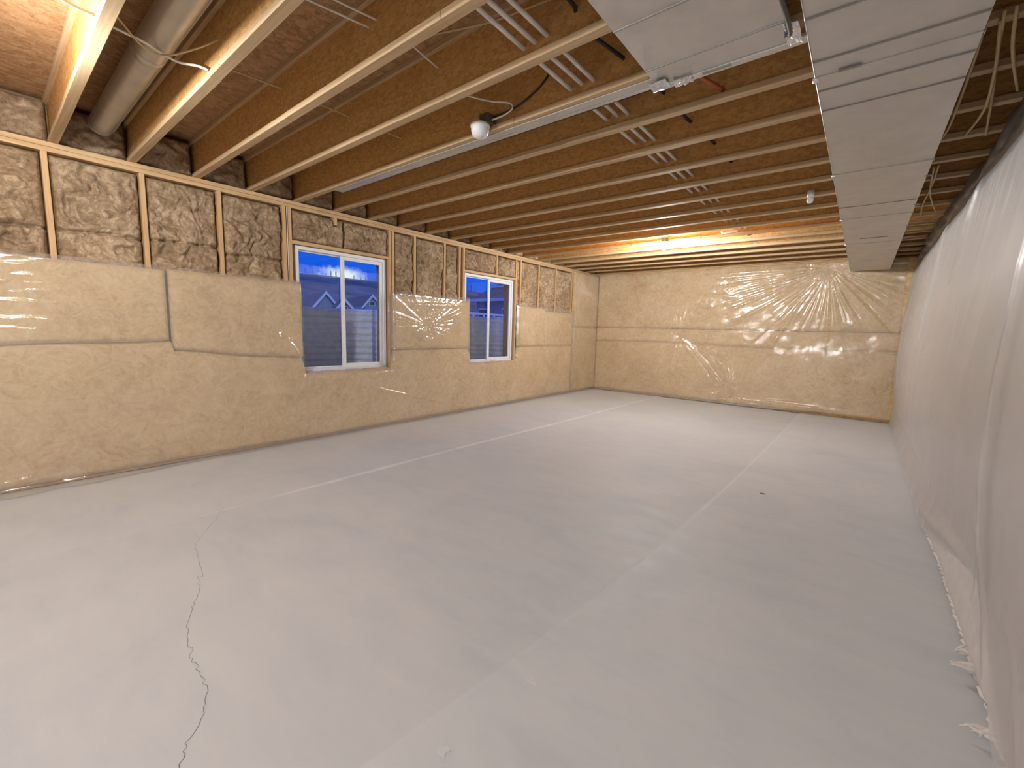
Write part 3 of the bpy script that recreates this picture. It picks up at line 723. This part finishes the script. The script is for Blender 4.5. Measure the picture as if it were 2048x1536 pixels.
# bunched grey plastic along the top of that wall
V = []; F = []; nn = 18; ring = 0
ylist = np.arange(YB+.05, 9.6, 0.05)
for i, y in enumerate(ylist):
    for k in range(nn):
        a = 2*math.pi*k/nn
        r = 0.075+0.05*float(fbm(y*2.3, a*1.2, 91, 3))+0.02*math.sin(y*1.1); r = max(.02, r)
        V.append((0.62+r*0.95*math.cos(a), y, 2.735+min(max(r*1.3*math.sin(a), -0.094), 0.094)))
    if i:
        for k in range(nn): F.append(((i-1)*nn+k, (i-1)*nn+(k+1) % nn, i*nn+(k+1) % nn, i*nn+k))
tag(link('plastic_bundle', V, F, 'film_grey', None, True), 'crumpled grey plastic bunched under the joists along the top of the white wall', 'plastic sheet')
# fluff sticking out at the foot of the white wall
for (u, v_, L_, seed, lab) in ((1885, 1328, .10, 3, 'long white tuft of fibreglass sticking out onto the floor below the milky plastic'), (1920, 1455, .05, 5, 'short white tuft of fibreglass at the foot of the milky plastic, nearer the near end'), (1905, 1300, .05, 8, 'small white wisp of fibreglass beside the long tuft')):
    c = PX(u, v_, 2, 0.02); r_ = random.Random(seed); mb = MB()
    for q in range(5):
        p0 = (0.52, c[1]+.02+r_.uniform(-.03, .03), .03+r_.uniform(0, .02)); p1 = (c[0]+r_.uniform(0, .05), c[1]+r_.uniform(-.02, .02), .012+r_.uniform(0, .03))
        pm = tuple((p0[j]+p1[j])/2+r_.uniform(-.01, .01) for j in range(3))
        mb.tube(smoothpath([p0, pm, p1], 4), [.011, .011, .010, .009, .008, .006, .005, .003, .0015], 7)
    tag(mb.build('fibreglass_tuft', 'fluff', None, True), lab, 'insulation')
# ragged foot of the blanket
mb = MB(); r_ = random.Random(12); y = 1.2
while y < 9.4:
    L_ = r_.uniform(.04, .12); rr_ = r_.uniform(.004, .012)
    x_ = .522+.014*float(fbm(y*.9, 0.0, 55, 3))
    mb.tube([(x_+.02, y, .014), (x_, y+L_*.3, .016), (x_-r_.uniform(0, .006), y+L_*.6, .012), (x_+.02, y+L_*1.2, .014)], [.006, rr_, rr_*.9, .005], 7); y += r_.uniform(.02, .07)
tag(mb.build('loose_fibre', 'fluff', None, True), 'ragged white fibres along the foot of the white blanket', 'insulation', kind='stuff')

# ------------------------------------------------------------------ main duct
def section(y0, y1, x0, x1, z0, z1):
    """open-ended sheet-metal box with a shallow cross break on the underside"""
    zc = z0-0.004; xm, ym = (x0+x1)/2, (y0+y1)/2
    V = [(x0, y0, z0), (x1, y0, z0), (x1, y1, z0), (x0, y1, z0), (xm, ym, zc), (x0, y0, z1), (x1, y0, z1), (x1, y1, z1), (x0, y1, z1)]
    F = [(1, 0, 4), (2, 1, 4), (3, 2, 4), (0, 3, 4), (5, 6, 7, 8), (0, 5, 8, 3), (1, 2, 7, 6), (0, 1, 6, 5), (3, 8, 7, 2)]
    return V, F
DX0, DX1, DZ0, DZ1 = -0.284, 0.240, 2.60, 2.830
duct = tag(empty('main_duct', (0, 2.5, DZ0)), 'long rectangular galvanised supply duct running under the joists beside the white wall', 'duct')
cuts = [-4.5, -3.5, -2.0, -0.5, 1.0, 2.5, 4.0, 5.5, 6.95, 8.4, 9.66]
for a, b in zip(cuts[:-1], cuts[1:]):
    V, F = section(a, b, DX0, DX1, DZ0, DZ1); child(link('duct_section', V, F, 'galvanised'), duct)
for y in cuts[1:-1]:
    mb = MB().bbox(DX0-.004, DX1+.004, y-.012, y+.012, DZ0-.006, DZ0+.004, .002).bbox(DX0-.006, DX0+.003, y-.012, y+.012, DZ0-.006, DZ1, .002).bbox(DX1-.003, DX1+.006, y-.012, y+.012, DZ0-.006, DZ1, .002)
    child(mb.build('drive_cleat', 'galvanised'), duct)
    MB_ = MB().bbox(DX0-.012, DX0+.012, y-.01, y+.02, DZ0-.012, DZ0, .002); child(MB_.build('cleat_tab', 'foil_tape'), duct)
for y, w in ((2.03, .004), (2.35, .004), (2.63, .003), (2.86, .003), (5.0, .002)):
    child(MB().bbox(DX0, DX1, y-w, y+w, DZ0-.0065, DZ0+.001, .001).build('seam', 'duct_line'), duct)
child(MB().bbox(-.141, .103, 6.592, 6.604, DZ0-.008, DZ0-.002, .001).build('slot', 'duct_line'), duct)
child(MB().bbox(-.20, -.12, 2.47, 2.485, DZ0-.009, DZ0-.005, .001).build('scuff', 'duct_line'), duct)
child(MB().bbox(DX0-.003, DX0, -4.5, 9.66, DZ0-.005, DZ0+.012, .001).build('hem', 'foil_tape'), duct)
for y in (4.35, 5.2, 6.1):
    child(MB().bbox(DX1-.01, DX1+.03, y, y+.012, DZ0-.006, DZ0+.004, .001).build('hanger_tab', 'duct_line'), duct)

# ------------------------------------------------------------------ return pan under the joists
pan = tag(empty('return_duct', (-.72, 1.5, ZJ-.03)), 'wide flat galvanised return pan under the joists beside the long duct', 'duct')
PX0, PX1 = -1.04, -0.405
pc = [-2.6, -1.2, 0.2, 1.17, 1.965, 2.535]
for a, b in zip(pc[:-1], pc[1:]):
    V, F = section(a, b, PX0, PX1, ZJ-.022, ZJ-.001); child(link('pan_sheet', V, F, 'galvanised'), pan)
for y in (0.2, 1.17, 1.965, 2.345):
    child(MB().bbox(PX0, PX1, y-.004, y+.004, ZJ-.028, ZJ-.018, .001).build('seam', 'duct_line'), pan)
child(MB().bbox(PX0, -.294, 2.515, 2.56, ZJ-.030, ZJ-.0005, .003).build('end_flange', 'galvanised'), pan)
def crumple(name, c, s, mat, parent, seed):
    r_ = np.random.RandomState(seed); n = 9
    a, b = np.meshgrid(np.linspace(-1, 1, n), np.linspace(-1, 1, n), indexing='ij')
    z = c[2]+s[2]*(r_.rand(n, n)-.5)*2
    return child(grid_mesh(name, np.stack([c[0]+a*s[0]+.004*(r_.rand(n, n)-.5), c[1]+b*s[1], z], -1), mat, None, None, None, False), parent)
crumple('foil_patch', (-1.02, 2.50, ZJ-.034), (.05, .05, .006), 'foil_tape', pan, 4)
crumple('foil_patch', (-.90, 2.53, ZJ-.036), (.05, .03, .006), 'foil_tape', pan, 5)
crumple('foil_patch', (-.385, 2.44, ZJ-.034), (.03, .09, .006), 'foil_tape', pan, 6)
child(MB().bbox(-.80, -.66, 2.515, 2.54, ZJ-.032, ZJ-.029, .001).build('scuff', 'duct_line'), pan)
# dangling end of torn tape beside the pan
V = MB().tube(smoothpath([(-.40, 2.10, ZJ-.03), (-.385, 2.25, ZJ-.06), (-.39, 2.40, ZJ-.05), (-.41, 2.44, ZJ-.035)], 4), .010, 6)
child(V.build('tape_tail', 'box_dark', None, True), pan)

# galvanised track along the joist that the pan ends on
trk = tag(empty('metal_track', (-2.7, 2.53, ZJ)), 'thin galvanised angle fixed along the joist from the return pan to the window wall', 'metal strip')
child(MB().bbox(-4.45, -1.04, 2.462, 2.565, ZJ-.006, ZJ-.0005, .001).build('bottom_leg', 'galvanised'), trk)
child(MB().bbox(-4.45, -1.04, 2.556, 2.565, ZJ-.006, ZJ+.05, .001).build('upright_leg', 'galvanised'), trk)
child(MB().bbox(-4.45, -1.04, 2.520, 2.524, ZJ-.0075, ZJ-.005, .0005).build('seam', 'duct_line'), trk)

# ------------------------------------------------------------------ round duct in the first bay
rd = tag(empty('round_duct', (-3.6, .762, 2.98)), 'round galvanised duct between two joists, ending short of the window wall', 'duct')
RZ, RY, RR = 3.038, .782, 0.082
prof = [(-5.15, 0), (-5.15, RR*.93), (-5.14, RR), (-5.11, RR*.99), (-3.50, RR*.99)]
def xlathe(pr, n=28):
    V = []; F = []
    for (x, r) in pr:
        for k in range(n):
            a = 2*math.pi*k/n; V.append((x, RY+r*math.cos(a), RZ+r*math.sin(a)))
    for i in range(len(pr)-1):
        for k in range(n):
            a = i*n+k; b = i*n+(k+1) % n; F.append((a, b, b+n, a+n))
    return V, F
for nm, pr in (('duct_pipe', prof[2:]), ('end_cap', [(-5.152, 0), (-5.152, RR*.9), (-5.15, RR*1.02), (-5.13, RR*1.03), (-5.128, RR)]), ('collar', [(-3.56, RR), (-3.555, RR*1.05), (-3.52, RR*1.06), (-3.49, RR*1.05), (-3.485, RR*1.01)]), ('duct_pipe', [(-3.52, RR*1.0), (-.45, RR*1.0)])):
    V, F = xlathe(pr); child(link(nm, V, F, 'galvanised_round', None, True), rd)
child(MB().box(-5.1, -.5, RY+RR*.80, RY+RR*.88, RZ-RR*.56, RZ-RR*.50).build('lock_seam', 'duct_line'), rd)

# ------------------------------------------------------------------ water pipes through the joists
for k, (x, y1) in enumerate(((-1.562, 8.3), (-1.485, 8.75), (-1.410, 9.2))):
    pts = [(x+.004*math.sin(y*1.7+k), y, 2.925+.006*math.sin(y*2.1+k*2)) for y in np.arange(-3.0, y1, .244)]
    pr_ = tag(empty('water_pipe', (x, 3, 2.925)), ('white plastic water pipe through the joists, farthest from the long duct', 'white plastic water pipe through the joists, middle one of the three', 'white plastic water pipe through the joists, closest to the long duct')[k], 'pipe', 'three water pipes through the joists')
    child(MB().tube(pts, .0125, 10).build('pipe', 'pex_white', None, True), pr_)
    for y in (5.62, 6.1, 7.05, 7.6):
        child(MB().tube([(x, y+.02*k, 2.925), (x, y+.02*k+.05, 2.925)], .018, 10).build('coupling', 'pex_white', None, True), pr_)
        child(MB().bbox(x-.02, x+.02, y+.02*k+.015, y+.02*k+.035, 2.925, 2.96, .002).build('clip', 'box_dark'), pr_)
tag(MB().tube(smoothpath([(-1.50, 6.806, 2.885), (-1.60, 6.804, 2.88), (-1.70, 6.804, 2.878), (-1.715, 6.806, 2.90)], 4), .012, 8).build('pipe_stub', 'pex_white', None, True), 'short white pipe branch lying along a joist near the lit bulb', 'pipe')
tag(MB().tube(smoothpath([(-.92, 2.456, 2.90), (-.86, 2.72, 2.885), (-.80, 2.931, 2.89)], 4), .012, 8).build('red_pipe', 'pex_red', None, True), 'short red plastic pipe poking out past the end of the return pan', 'pipe')

# ------------------------------------------------------------------ cables
def cable(pts, r, mat, label, name='cable', sub=5):
    return tag(MB().tube(smoothpath(pts, sub), r, 7).build(name, mat, None, True), label, 'cable')
JW = lambda y: y
cable([(-3.36, 1.02, 3.04), (-3.35, 1.2, 3.05), (-3.31, 1.6, 3.05), (-3.29, 2.07, 3.045), (-3.28, 2.6, 3.05), (-3.27, 3.2, 3.05), (-3.25, 4.1, 3.05), (-3.2, 5.4, 3.05)], .006, 'cable_tan', 'tan cable strung straight through the joists nearer the window wall')
cable([(-2.29, .93, 3.04), (-2.235, 1.26, 3.05), (-2.17, 1.6, 3.05), (-2.21, 1.75, 3.05), (-2.29, 2.16, 3.05), (-2.30, 2.25, 3.03), (-2.16, 2.36, 2.99), (-2.02, 2.385, 2.95), (-1.99, 2.39, 2.91), (-2.06, 2.395, 2.89), (-2.178, 2.392, 2.885)], .006, 'cable_white', 'pale cable looping down to the unlit white fixture')
cable([(-2.37, .93, 3.03), (-2.31, 1.26, 3.04), (-2.25, 1.5, 3.04), (-2.20, 1.6, 3.045)], .006, 'cable_white', 'short pale cable running beside the one to the white fixture')
cable([(-2.02, 1.72, 3.04), (-1.85, 1.80, 3.05), (-1.68, 1.87, 3.06), (-1.35, 1.95, 3.08)], .006, 'cable_tan', 'tan cable crossing a single bay towards the water pipes')
cable([(-1.30, 1.3, 2.97), (-1.235, 1.88, 2.98), (-1.285, 2.03, 2.975), (-1.26, 2.25, 2.985), (-1.20, 2.56, 2.98), (-1.17, 2.8, 2.98), (-1.16, 3.05, 2.98), (-1.15, 3.35, 2.98), (-1.12, 3.62, 2.98), (-1.09, 4.1, 2.98), (-1.05, 5.2, 2.98)], .011, 'cable_black', 'black cable through the joists between the water pipes and the return pan')
cable([(-1.74, 2.443, 3.06), (-1.80, 2.440, 3.01), (-1.90, 2.432, 2.96), (-2.02, 2.425, 2.925), (-2.178, 2.41, 2.912)], .007, 'cable_black', 'thin dark cable slanting down the joist to the unlit white fixture')
cable([(-3.00, .17, 2.925), (-3.05, .30, 2.91), (-3.08, .42, 2.90), (-3.08, .48, 2.90)], .008, 'cable_white', 'bright white cable end stapled across the bay beside the round duct')
cable([(-3.12, .527, 2.90), (-3.24, .70, 2.944), (-3.29, .79, 2.946), (-3.30, .87, 2.940), (-3.20, .93, 2.915), (-3.11, .962, 2.875)], .007, 'cable_white', 'white cable slung under the round duct between two joists')
cable([(-3.02, .507, 2.96), (-3.12, .60, 2.925), (-3.26, .70, 2.927), (-3.25, .80, 2.926), (-3.08, .90, 2.95), (-2.98, .982, 3.0)], .005, 'cable_tan', 'thin tan cable looped under the round duct')
RC = [([(1975, 30), (1945, 130), (1900, 250), (1880, 280)], 'tan cable draped past the joists, hugging the edge of the long duct'),
      ([(2010, 20), (1992, 130), (1985, 190), (1972, 270)], 'yellowish cable draped under the joists midway between duct and white wall'),
      ([(2035, 10), (2026, 80), (2028, 130), (2036, 180)], 'tan cable draped under the joists close to the white wall'),
      ([(2002, 40), (1990, 140), (1968, 220), (1930, 272)], 'tan cable crossing over between the draped cables beside the duct'),
      ([(1878, 330), (1862, 375), (1845, 410), (1842, 430)], 'yellowish cable hanging beside the far part of the long duct'),
      ([(1868, 335), (1860, 385), (1868, 415), (1872, 422)], 'yellowish cable curling towards the bunched grey plastic')]
for q, (pp, lab) in enumerate(RC):
    pts = [PX(u, v_, 2, 2.8225-(.006+.018*(q % 4) if 0 < i < len(pp)-1 else 0)) for i, (u, v_) in enumerate(pp)]
    cable(pts, .0075, 'cable_tan', lab)

# ------------------------------------------------------------------ lights on the joists
def lamp(x, y, zt, lit, label, suffix=''):
    """round lampholder on an octagon box fixed to the near side of a joist, bulb hanging down"""
    e_ = tag(empty('ceiling_light'+suffix, (x, y, zt)), label, 'light', 'bare bulb lights on the joists')
    child(MB().lathe([(0, .05), (.05, .05), (.052, .048), (.052, 0), (0, 0)], (x, y, zt), 8).build('junction_box', 'box_dark'), e_)
    child(MB().lathe([(0, .0), (.057, 0), (.059, -.004), (.057, -.012), (.034, -.020), (.030, -.045), (.0, -.045)], (x, y, zt), 20).build('lamp_holder', 'plastic_white', None, True), e_)
    pr_ = [(.0135, -.040), (.014, -.055), (.022, -.072), (.029, -.09), (.030, -.105), (.026, -.121), (.016, -.132), (.0, -.135)]
    b_ = MB().lathe(pr_, (x, y, zt), 16).build('bulb'+suffix, lit, None, True); child(b_, e_)
    return e_
b = PX(1327, 497, 2, 2.73)
lamp(b[0], JC[10+13]-.079, 2.835, 'bulb_strong', 'lit bare bulb hanging from the joists near the far wall')
lamp(-3.30, JC[9]+.079, 2.835, 'bulb_soft', 'lit bare bulb in the joist bay beside the near end of the round duct', '_offscreen')
lamp(-1.5, JC[4]+.079, 2.835, 'bulb_mid', 'lit bare bulb behind the viewpoint, midway between the side walls', '_offscreen')
s = PX(1622, 402, 2, 2.80)
fx = tag(empty('ceiling_light', (s[0], JC[20]-.07, ZJ)), 'small white unlit bulb in a holder on a joist beside the long duct', 'light', 'bare bulb lights on the joists')
sc = (s[0], JC[20]-.060, ZJ+.01)
child(MB().lathe([(0, .04), (.03, .04), (.032, 0), (.03, -.02), (.0, -.02)], sc, 14).build('lamp_holder', 'plastic_white', None, True), fx)
child(MB().lathe([(.02, -.018), (.028, -.04), (.029, -.06), (.02, -.078), (0, -.084)], sc, 14).build('bulb', 'plastic_white', None, True), fx)
# unlit bowl fixture
fc = PX(970, 262, 2, 2.835); fx = tag(empty('bowl_light', (fc[0], 2.36, 2.84)), 'unlit white bowl-shaped fixture on the joist with the galvanised strip', 'light')
c0 = (fc[0], 2.352, 2.862)
child(MB().lathe([(0, 0), (.060, 0), (.068, -.004), (.070, -.014), (.068, -.022), (.064, -.024)], c0, 28).build('rim', 'plastic_white', None, True), fx)
child(MB().lathe([(.064, -.020), (.064, -.045), (.058, -.068), (.045, -.084), (.025, -.092), (0, -.094)], c0, 28).build('bowl', 'plastic_white', None, True), fx)
child(MB().bbox(fc[0]-.005, fc[0]+.075, 2.345, 2.4235, 2.862, 2.925, .004).build('junction_box', 'box_dark'), fx)
child(MB().bbox(fc[0]-.03, fc[0]+.02, 2.33, 2.37, 2.862, 2.880, .003).build('mounting_tab', 'plastic_white'), fx)

# floor debris
c = PX(1525, 987, 2, 0); tag(MB().bbox(c[0]-.02, c[0]+.022, c[1]-.006, c[1]+.006, floor_z(c[0], c[1])-.001, floor_z(c[0], c[1])+.006, .002).build('wood_splinter', 'splinter'), 'tiny dark wood splinter lying on the concrete floor', 'debris')

# ------------------------------------------------------------------ outside: window wells
def well(yc, label):
    e_ = tag(empty('window_well', (-6.0, yc, .55)), label, 'window well')
    na, zs_ = 48, np.arange(.55, 1.665, .0125)
    A, Zw = np.meshgrid(np.linspace(-math.pi/2, math.pi/2, na), zs_, indexing='ij')
    rad = -0.034*np.abs(np.sin((Zw-1.665)*math.pi/.1))**0.8
    hw, dp = 0.80, 0.90
    ca = np.sign(np.cos(A))*np.abs(np.cos(A))**.7; sa = np.sign(np.sin(A))*np.abs(np.sin(A))**.8
    P = np.stack([-5.54-(dp+rad)*ca, yc+(hw+rad)*sa, Zw], -1)
    child(grid_mesh('corrugated_shell', P, 'well_steel'), e_)
    rim = [(-5.54-dp*float(abs(math.cos(a))**.7), yc+hw*math.copysign(abs(math.sin(a))**.8, a), 1.668) for a in np.linspace(-math.pi/2, math.pi/2, 40)]
    child(MB().tube(rim, .014, 8).build('rim', 'well_steel', None, True), e_)
    V = [(-5.54, yc, .60)]+[(p[0], p[1], .58) for p in rim]
    child(link('gravel_bed', V, [(0, i+1, i) for i in range(1, len(rim))], 'gravel'), e_)
well((WIN[0][0]+WIN[0][1])/2+.10, 'corrugated steel window well outside the window nearer the round duct')
well((WIN[1][0]+WIN[1][1])/2+.10, 'corrugated steel window well outside the window nearer the far wall')
# terrain: yard falling away, then the hillside
xa = np.concatenate([np.arange(-5.6, -8.0, -.1), np.arange(-8, -60, -1.5), np.arange(-60, -300, -5.0)]); ya = np.unique(np.concatenate([np.arange(-60, 0, 5.0), np.arange(0, 9, .1), np.arange(9, 60, 1.5), np.arange(60, 420, 5.0)]))
Xt, Yt = np.meshgrid(xa, ya, indexing='ij')
zn = np.interp(-Xt, [0, 7.5, 12, 40, 70, 120, 190, 250, 300], [1.62, 1.62, 1.3, -1.2, -1.5, 3.0, 17.0, 30.3, 31.0])
rel = np.clip((-Xt-70)/180, 0, 1)
Zt = zn+rel*(0.0115*(Yt-140)*np.clip(rel, 0, 1)+3.2*fbm(Xt*.02, Yt*.02, 95, 4)*rel*(1-.75*(rel > .97)))+0.15*fbm(Xt*.2, Yt*.2, 96, 3)*(-Xt > 9)
keep = np.ones((len(xa)-1, len(ya)-1), bool); Xc_ = (Xt[:-1, :-1]+Xt[1:, 1:])/2; Yc_ = (Yt[:-1, :-1]+Yt[1:, 1:])/2
for (a, b, c, d) in WIN:
    yc = (a+b)/2+.10; keep &= ~((np.abs(Yc_-yc) < .84) & (Xc_ > -6.47))
tag(grid_mesh('hillside', np.stack([Xt, Yt, Zt], -1), 'hill', None, keep), 'dusky hillside rising behind the houses', 'hill', kind='structure')

# ------------------------------------------------------------------ outside: houses
def house(cx_, cy_, zb, ze, zr, half, length, ang, label, wallmat, windowed=True):
    """gable house, gable end facing +x before rotation; half = half width of the gable"""
    e_ = tag(empty('house', (cx_, cy_, zb)), label, 'house'); e_.rotation_euler = (0, 0, ang)
    V = [(0, -half, 0), (0, half, 0), (0, half, ze-zb), (0, 0, zr-zb), (0, -half, ze-zb)]; V += [(-length, y, z) for (_, y, z) in V]
    F = [(0, 1, 2, 3, 4), (9, 8, 7, 6, 5), (0, 4, 9, 5), (1, 6, 7, 2), (0, 5, 6, 1)]
    link('wall', V, F, wallmat, e_)
    sl = (zr-ze)/half; ov = .35
    for s_ in (-1, 1):
        yo = s_*(half+ov); zo = ze-zb-sl*ov; zt_ = zr-zb
        V = [(.3, 0, zt_+.02), (.3, yo, zo+.02), (-length-.3, yo, zo+.02), (-length-.3, 0, zt_+.02)]; V += [(x, y, z+.16) for x, y, z in V]
        rf = link('roof_slope', V, [(0, 1, 2, 3), (7, 6, 5, 4), (0, 4, 5, 1), (1, 5, 6, 2), (2, 6, 7, 3), (3, 7, 4, 0)], 'shingle', e_)
        V = [(.30, 0, zt_-.12), (.36, 0, zt_-.12), (.36, 0, zt_+.20), (.30, 0, zt_+.20)]; V += [(x, yo, z-(zt_-zo)) for x, y, z in V]
        link('fascia_board', V, [(0, 1, 2, 3), (7, 6, 5, 4), (0, 4, 5, 1), (1, 5, 6, 2), (2, 6, 7, 3), (3, 7, 4, 0)], 'fascia', e_)
        MB().box(-length, .3, yo-.05, yo+.05, zo-.05, zo+.16).build('gutter', 'fascia', e_)
    if windowed:
        w_ = MB().box(.01, .06, -.35, .35, zr-zb-1.4*(zr-ze)*.75, zr-zb-.55*(zr-ze)).build('gable_window', 'fascia', e_)
        MB().box(.05, .08, -.27, .27, zr-zb-1.4*(zr-ze)*.70, zr-zb-.60*(zr-ze)).build('pane', 'dark_glass', w_)
    return e_
house(-40, 21.0, -1.5, 2.75, 4.40, 1.35, 9, math.radians(-14), 'grey house with a tall pale-edged gable beyond the window wells', 'siding_blue', False)
house(-37.6, 21.5, -1.5, 2.75, 3.70, .85, 1.2, math.radians(-14), 'low gabled porch in front of the tall-gabled house', 'siding_grey')
house(-46, 29.9, -1.5, 3.85, 4.95, .95, 9, math.radians(-14), 'small house with a single pale gable against the hillside', 'siding_blue')
# big house seen through the other window: ridge along y
e_ = tag(empty('house', (-24, 24.25, -1)), 'large house with a broad dark hipped roof behind the window well nearer the far wall', 'house')
HE = 4.673
V = [(.4, .4, 0), (11.6, .4, 0), (11.6, 7.6, 0), (.4, 7.6, 0)]; V += [(x, y, HE) for x, y, z in V]
link('wall', V, [(0, 1, 5, 4), (1, 2, 6, 5), (2, 3, 7, 6), (3, 0, 4, 7)], 'siding_blue', e_)
V = [(0, 0, HE), (12, 0, HE), (12, 8, HE), (0, 8, HE), (4, 4, HE+3.2), (8, 4, HE+3.2)]
link('hip_roof', V, [(0, 1, 5, 4), (1, 2, 5), (2, 3, 4, 5), (3, 0, 4), (3, 2, 1, 0)], 'shingle', e_)
MB().box(-.05, 12.05, -.12, .0, HE-.18, HE+.03).build('gutter', 'fascia', e_)
MB().box(-.12, .0, -.05, 8.05, HE-.18, HE+.03).build('gutter', 'fascia', e_)
MB().box(1.25, 3.4, 1.10, 1.25, HE+.95, HE+1.08).build('snow_rail', 'fascia', e_)
for x in (1.2, 3.6, 6.2):
    w_ = MB().box(x-.6, x+.6, .34, .42, 2.7, 4.0).build('window', 'fascia', e_)
    MB().box(x-.5, x+.5, .32, .36, 2.8, 3.9).build('pane', 'dark_glass', w_)
# fence in front of it
e_ = tag(empty('fence', (-15.5, 17.5, 1.0)), 'pale rail fence between the window well and the large house', 'fence')
p0 = None
for k in range(13):
    if p0 is None: p0 = MB().bbox(-.05, .05, -.05, .05, -.6, 1.25, .01).build('fence_post', 'fascia', e_); p0.location = (0, -4, 0)
    else: share(p0, (0, -4+k*.8, 0), e_)
for z in (.35, .75, 1.15): MB().bbox(-.02, .02, -4, 5.6, z, z+.10, .005).build('fence_rail', 'fascia', e_)
# trees along the ridge
tp = None
for k, (u, v_, h) in enumerate(((610, 541, 5.0), (626, 541, 6.5), (633, 548, 5), (652, 552, 6), (662, 551, 8), (672, 552, 9), (708, 556, 6), (722, 558, 5), (731, 560, 5.5), (745, 562, 4), (755, 563, 3.5), (935, 572, 6), (942, 573, 8), (950, 574, 6))):
    b_ = PX(u, v_, 0, -248); e_ = tag(empty('ridge_tree', (b_[0], b_[1], b_[2]-1.0)), 'thin tree standing on the crest of the hillside', 'tree', 'trees along the ridge')
    if tp is None:
        t1 = MB().tube([(0, 0, -3), (0, 0, .5)], .12, 6).build('trunk', 'tree_bark', e_)
        V, F = [], []; r_ = random.Random(4)
        for i in range(9):
            rr_ = [.02, .10, .15, .17, .15, .13, .10, .06, .01][i]
            for q in range(8): V.append((rr_*math.cos(q*.785)*r_.uniform(.6, 1.2), rr_*math.sin(q*.785)*r_.uniform(.6, 1.2), .15+i*.11))
            if i:
                for q in range(8): F.append(((i-1)*8+q, (i-1)*8+(q+1) % 8, i*8+(q+1) % 8, i*8+q))
        t2 = link('crown', V, F, 'tree_leaf', e_, True); tp = (t1, t2)
    else: a_, t2 = share(tp[0], (0, 0, 0), e_), share(tp[1], (0, 0, 0), e_)
    e_.scale = (h*.32, h*.32, h*.5)
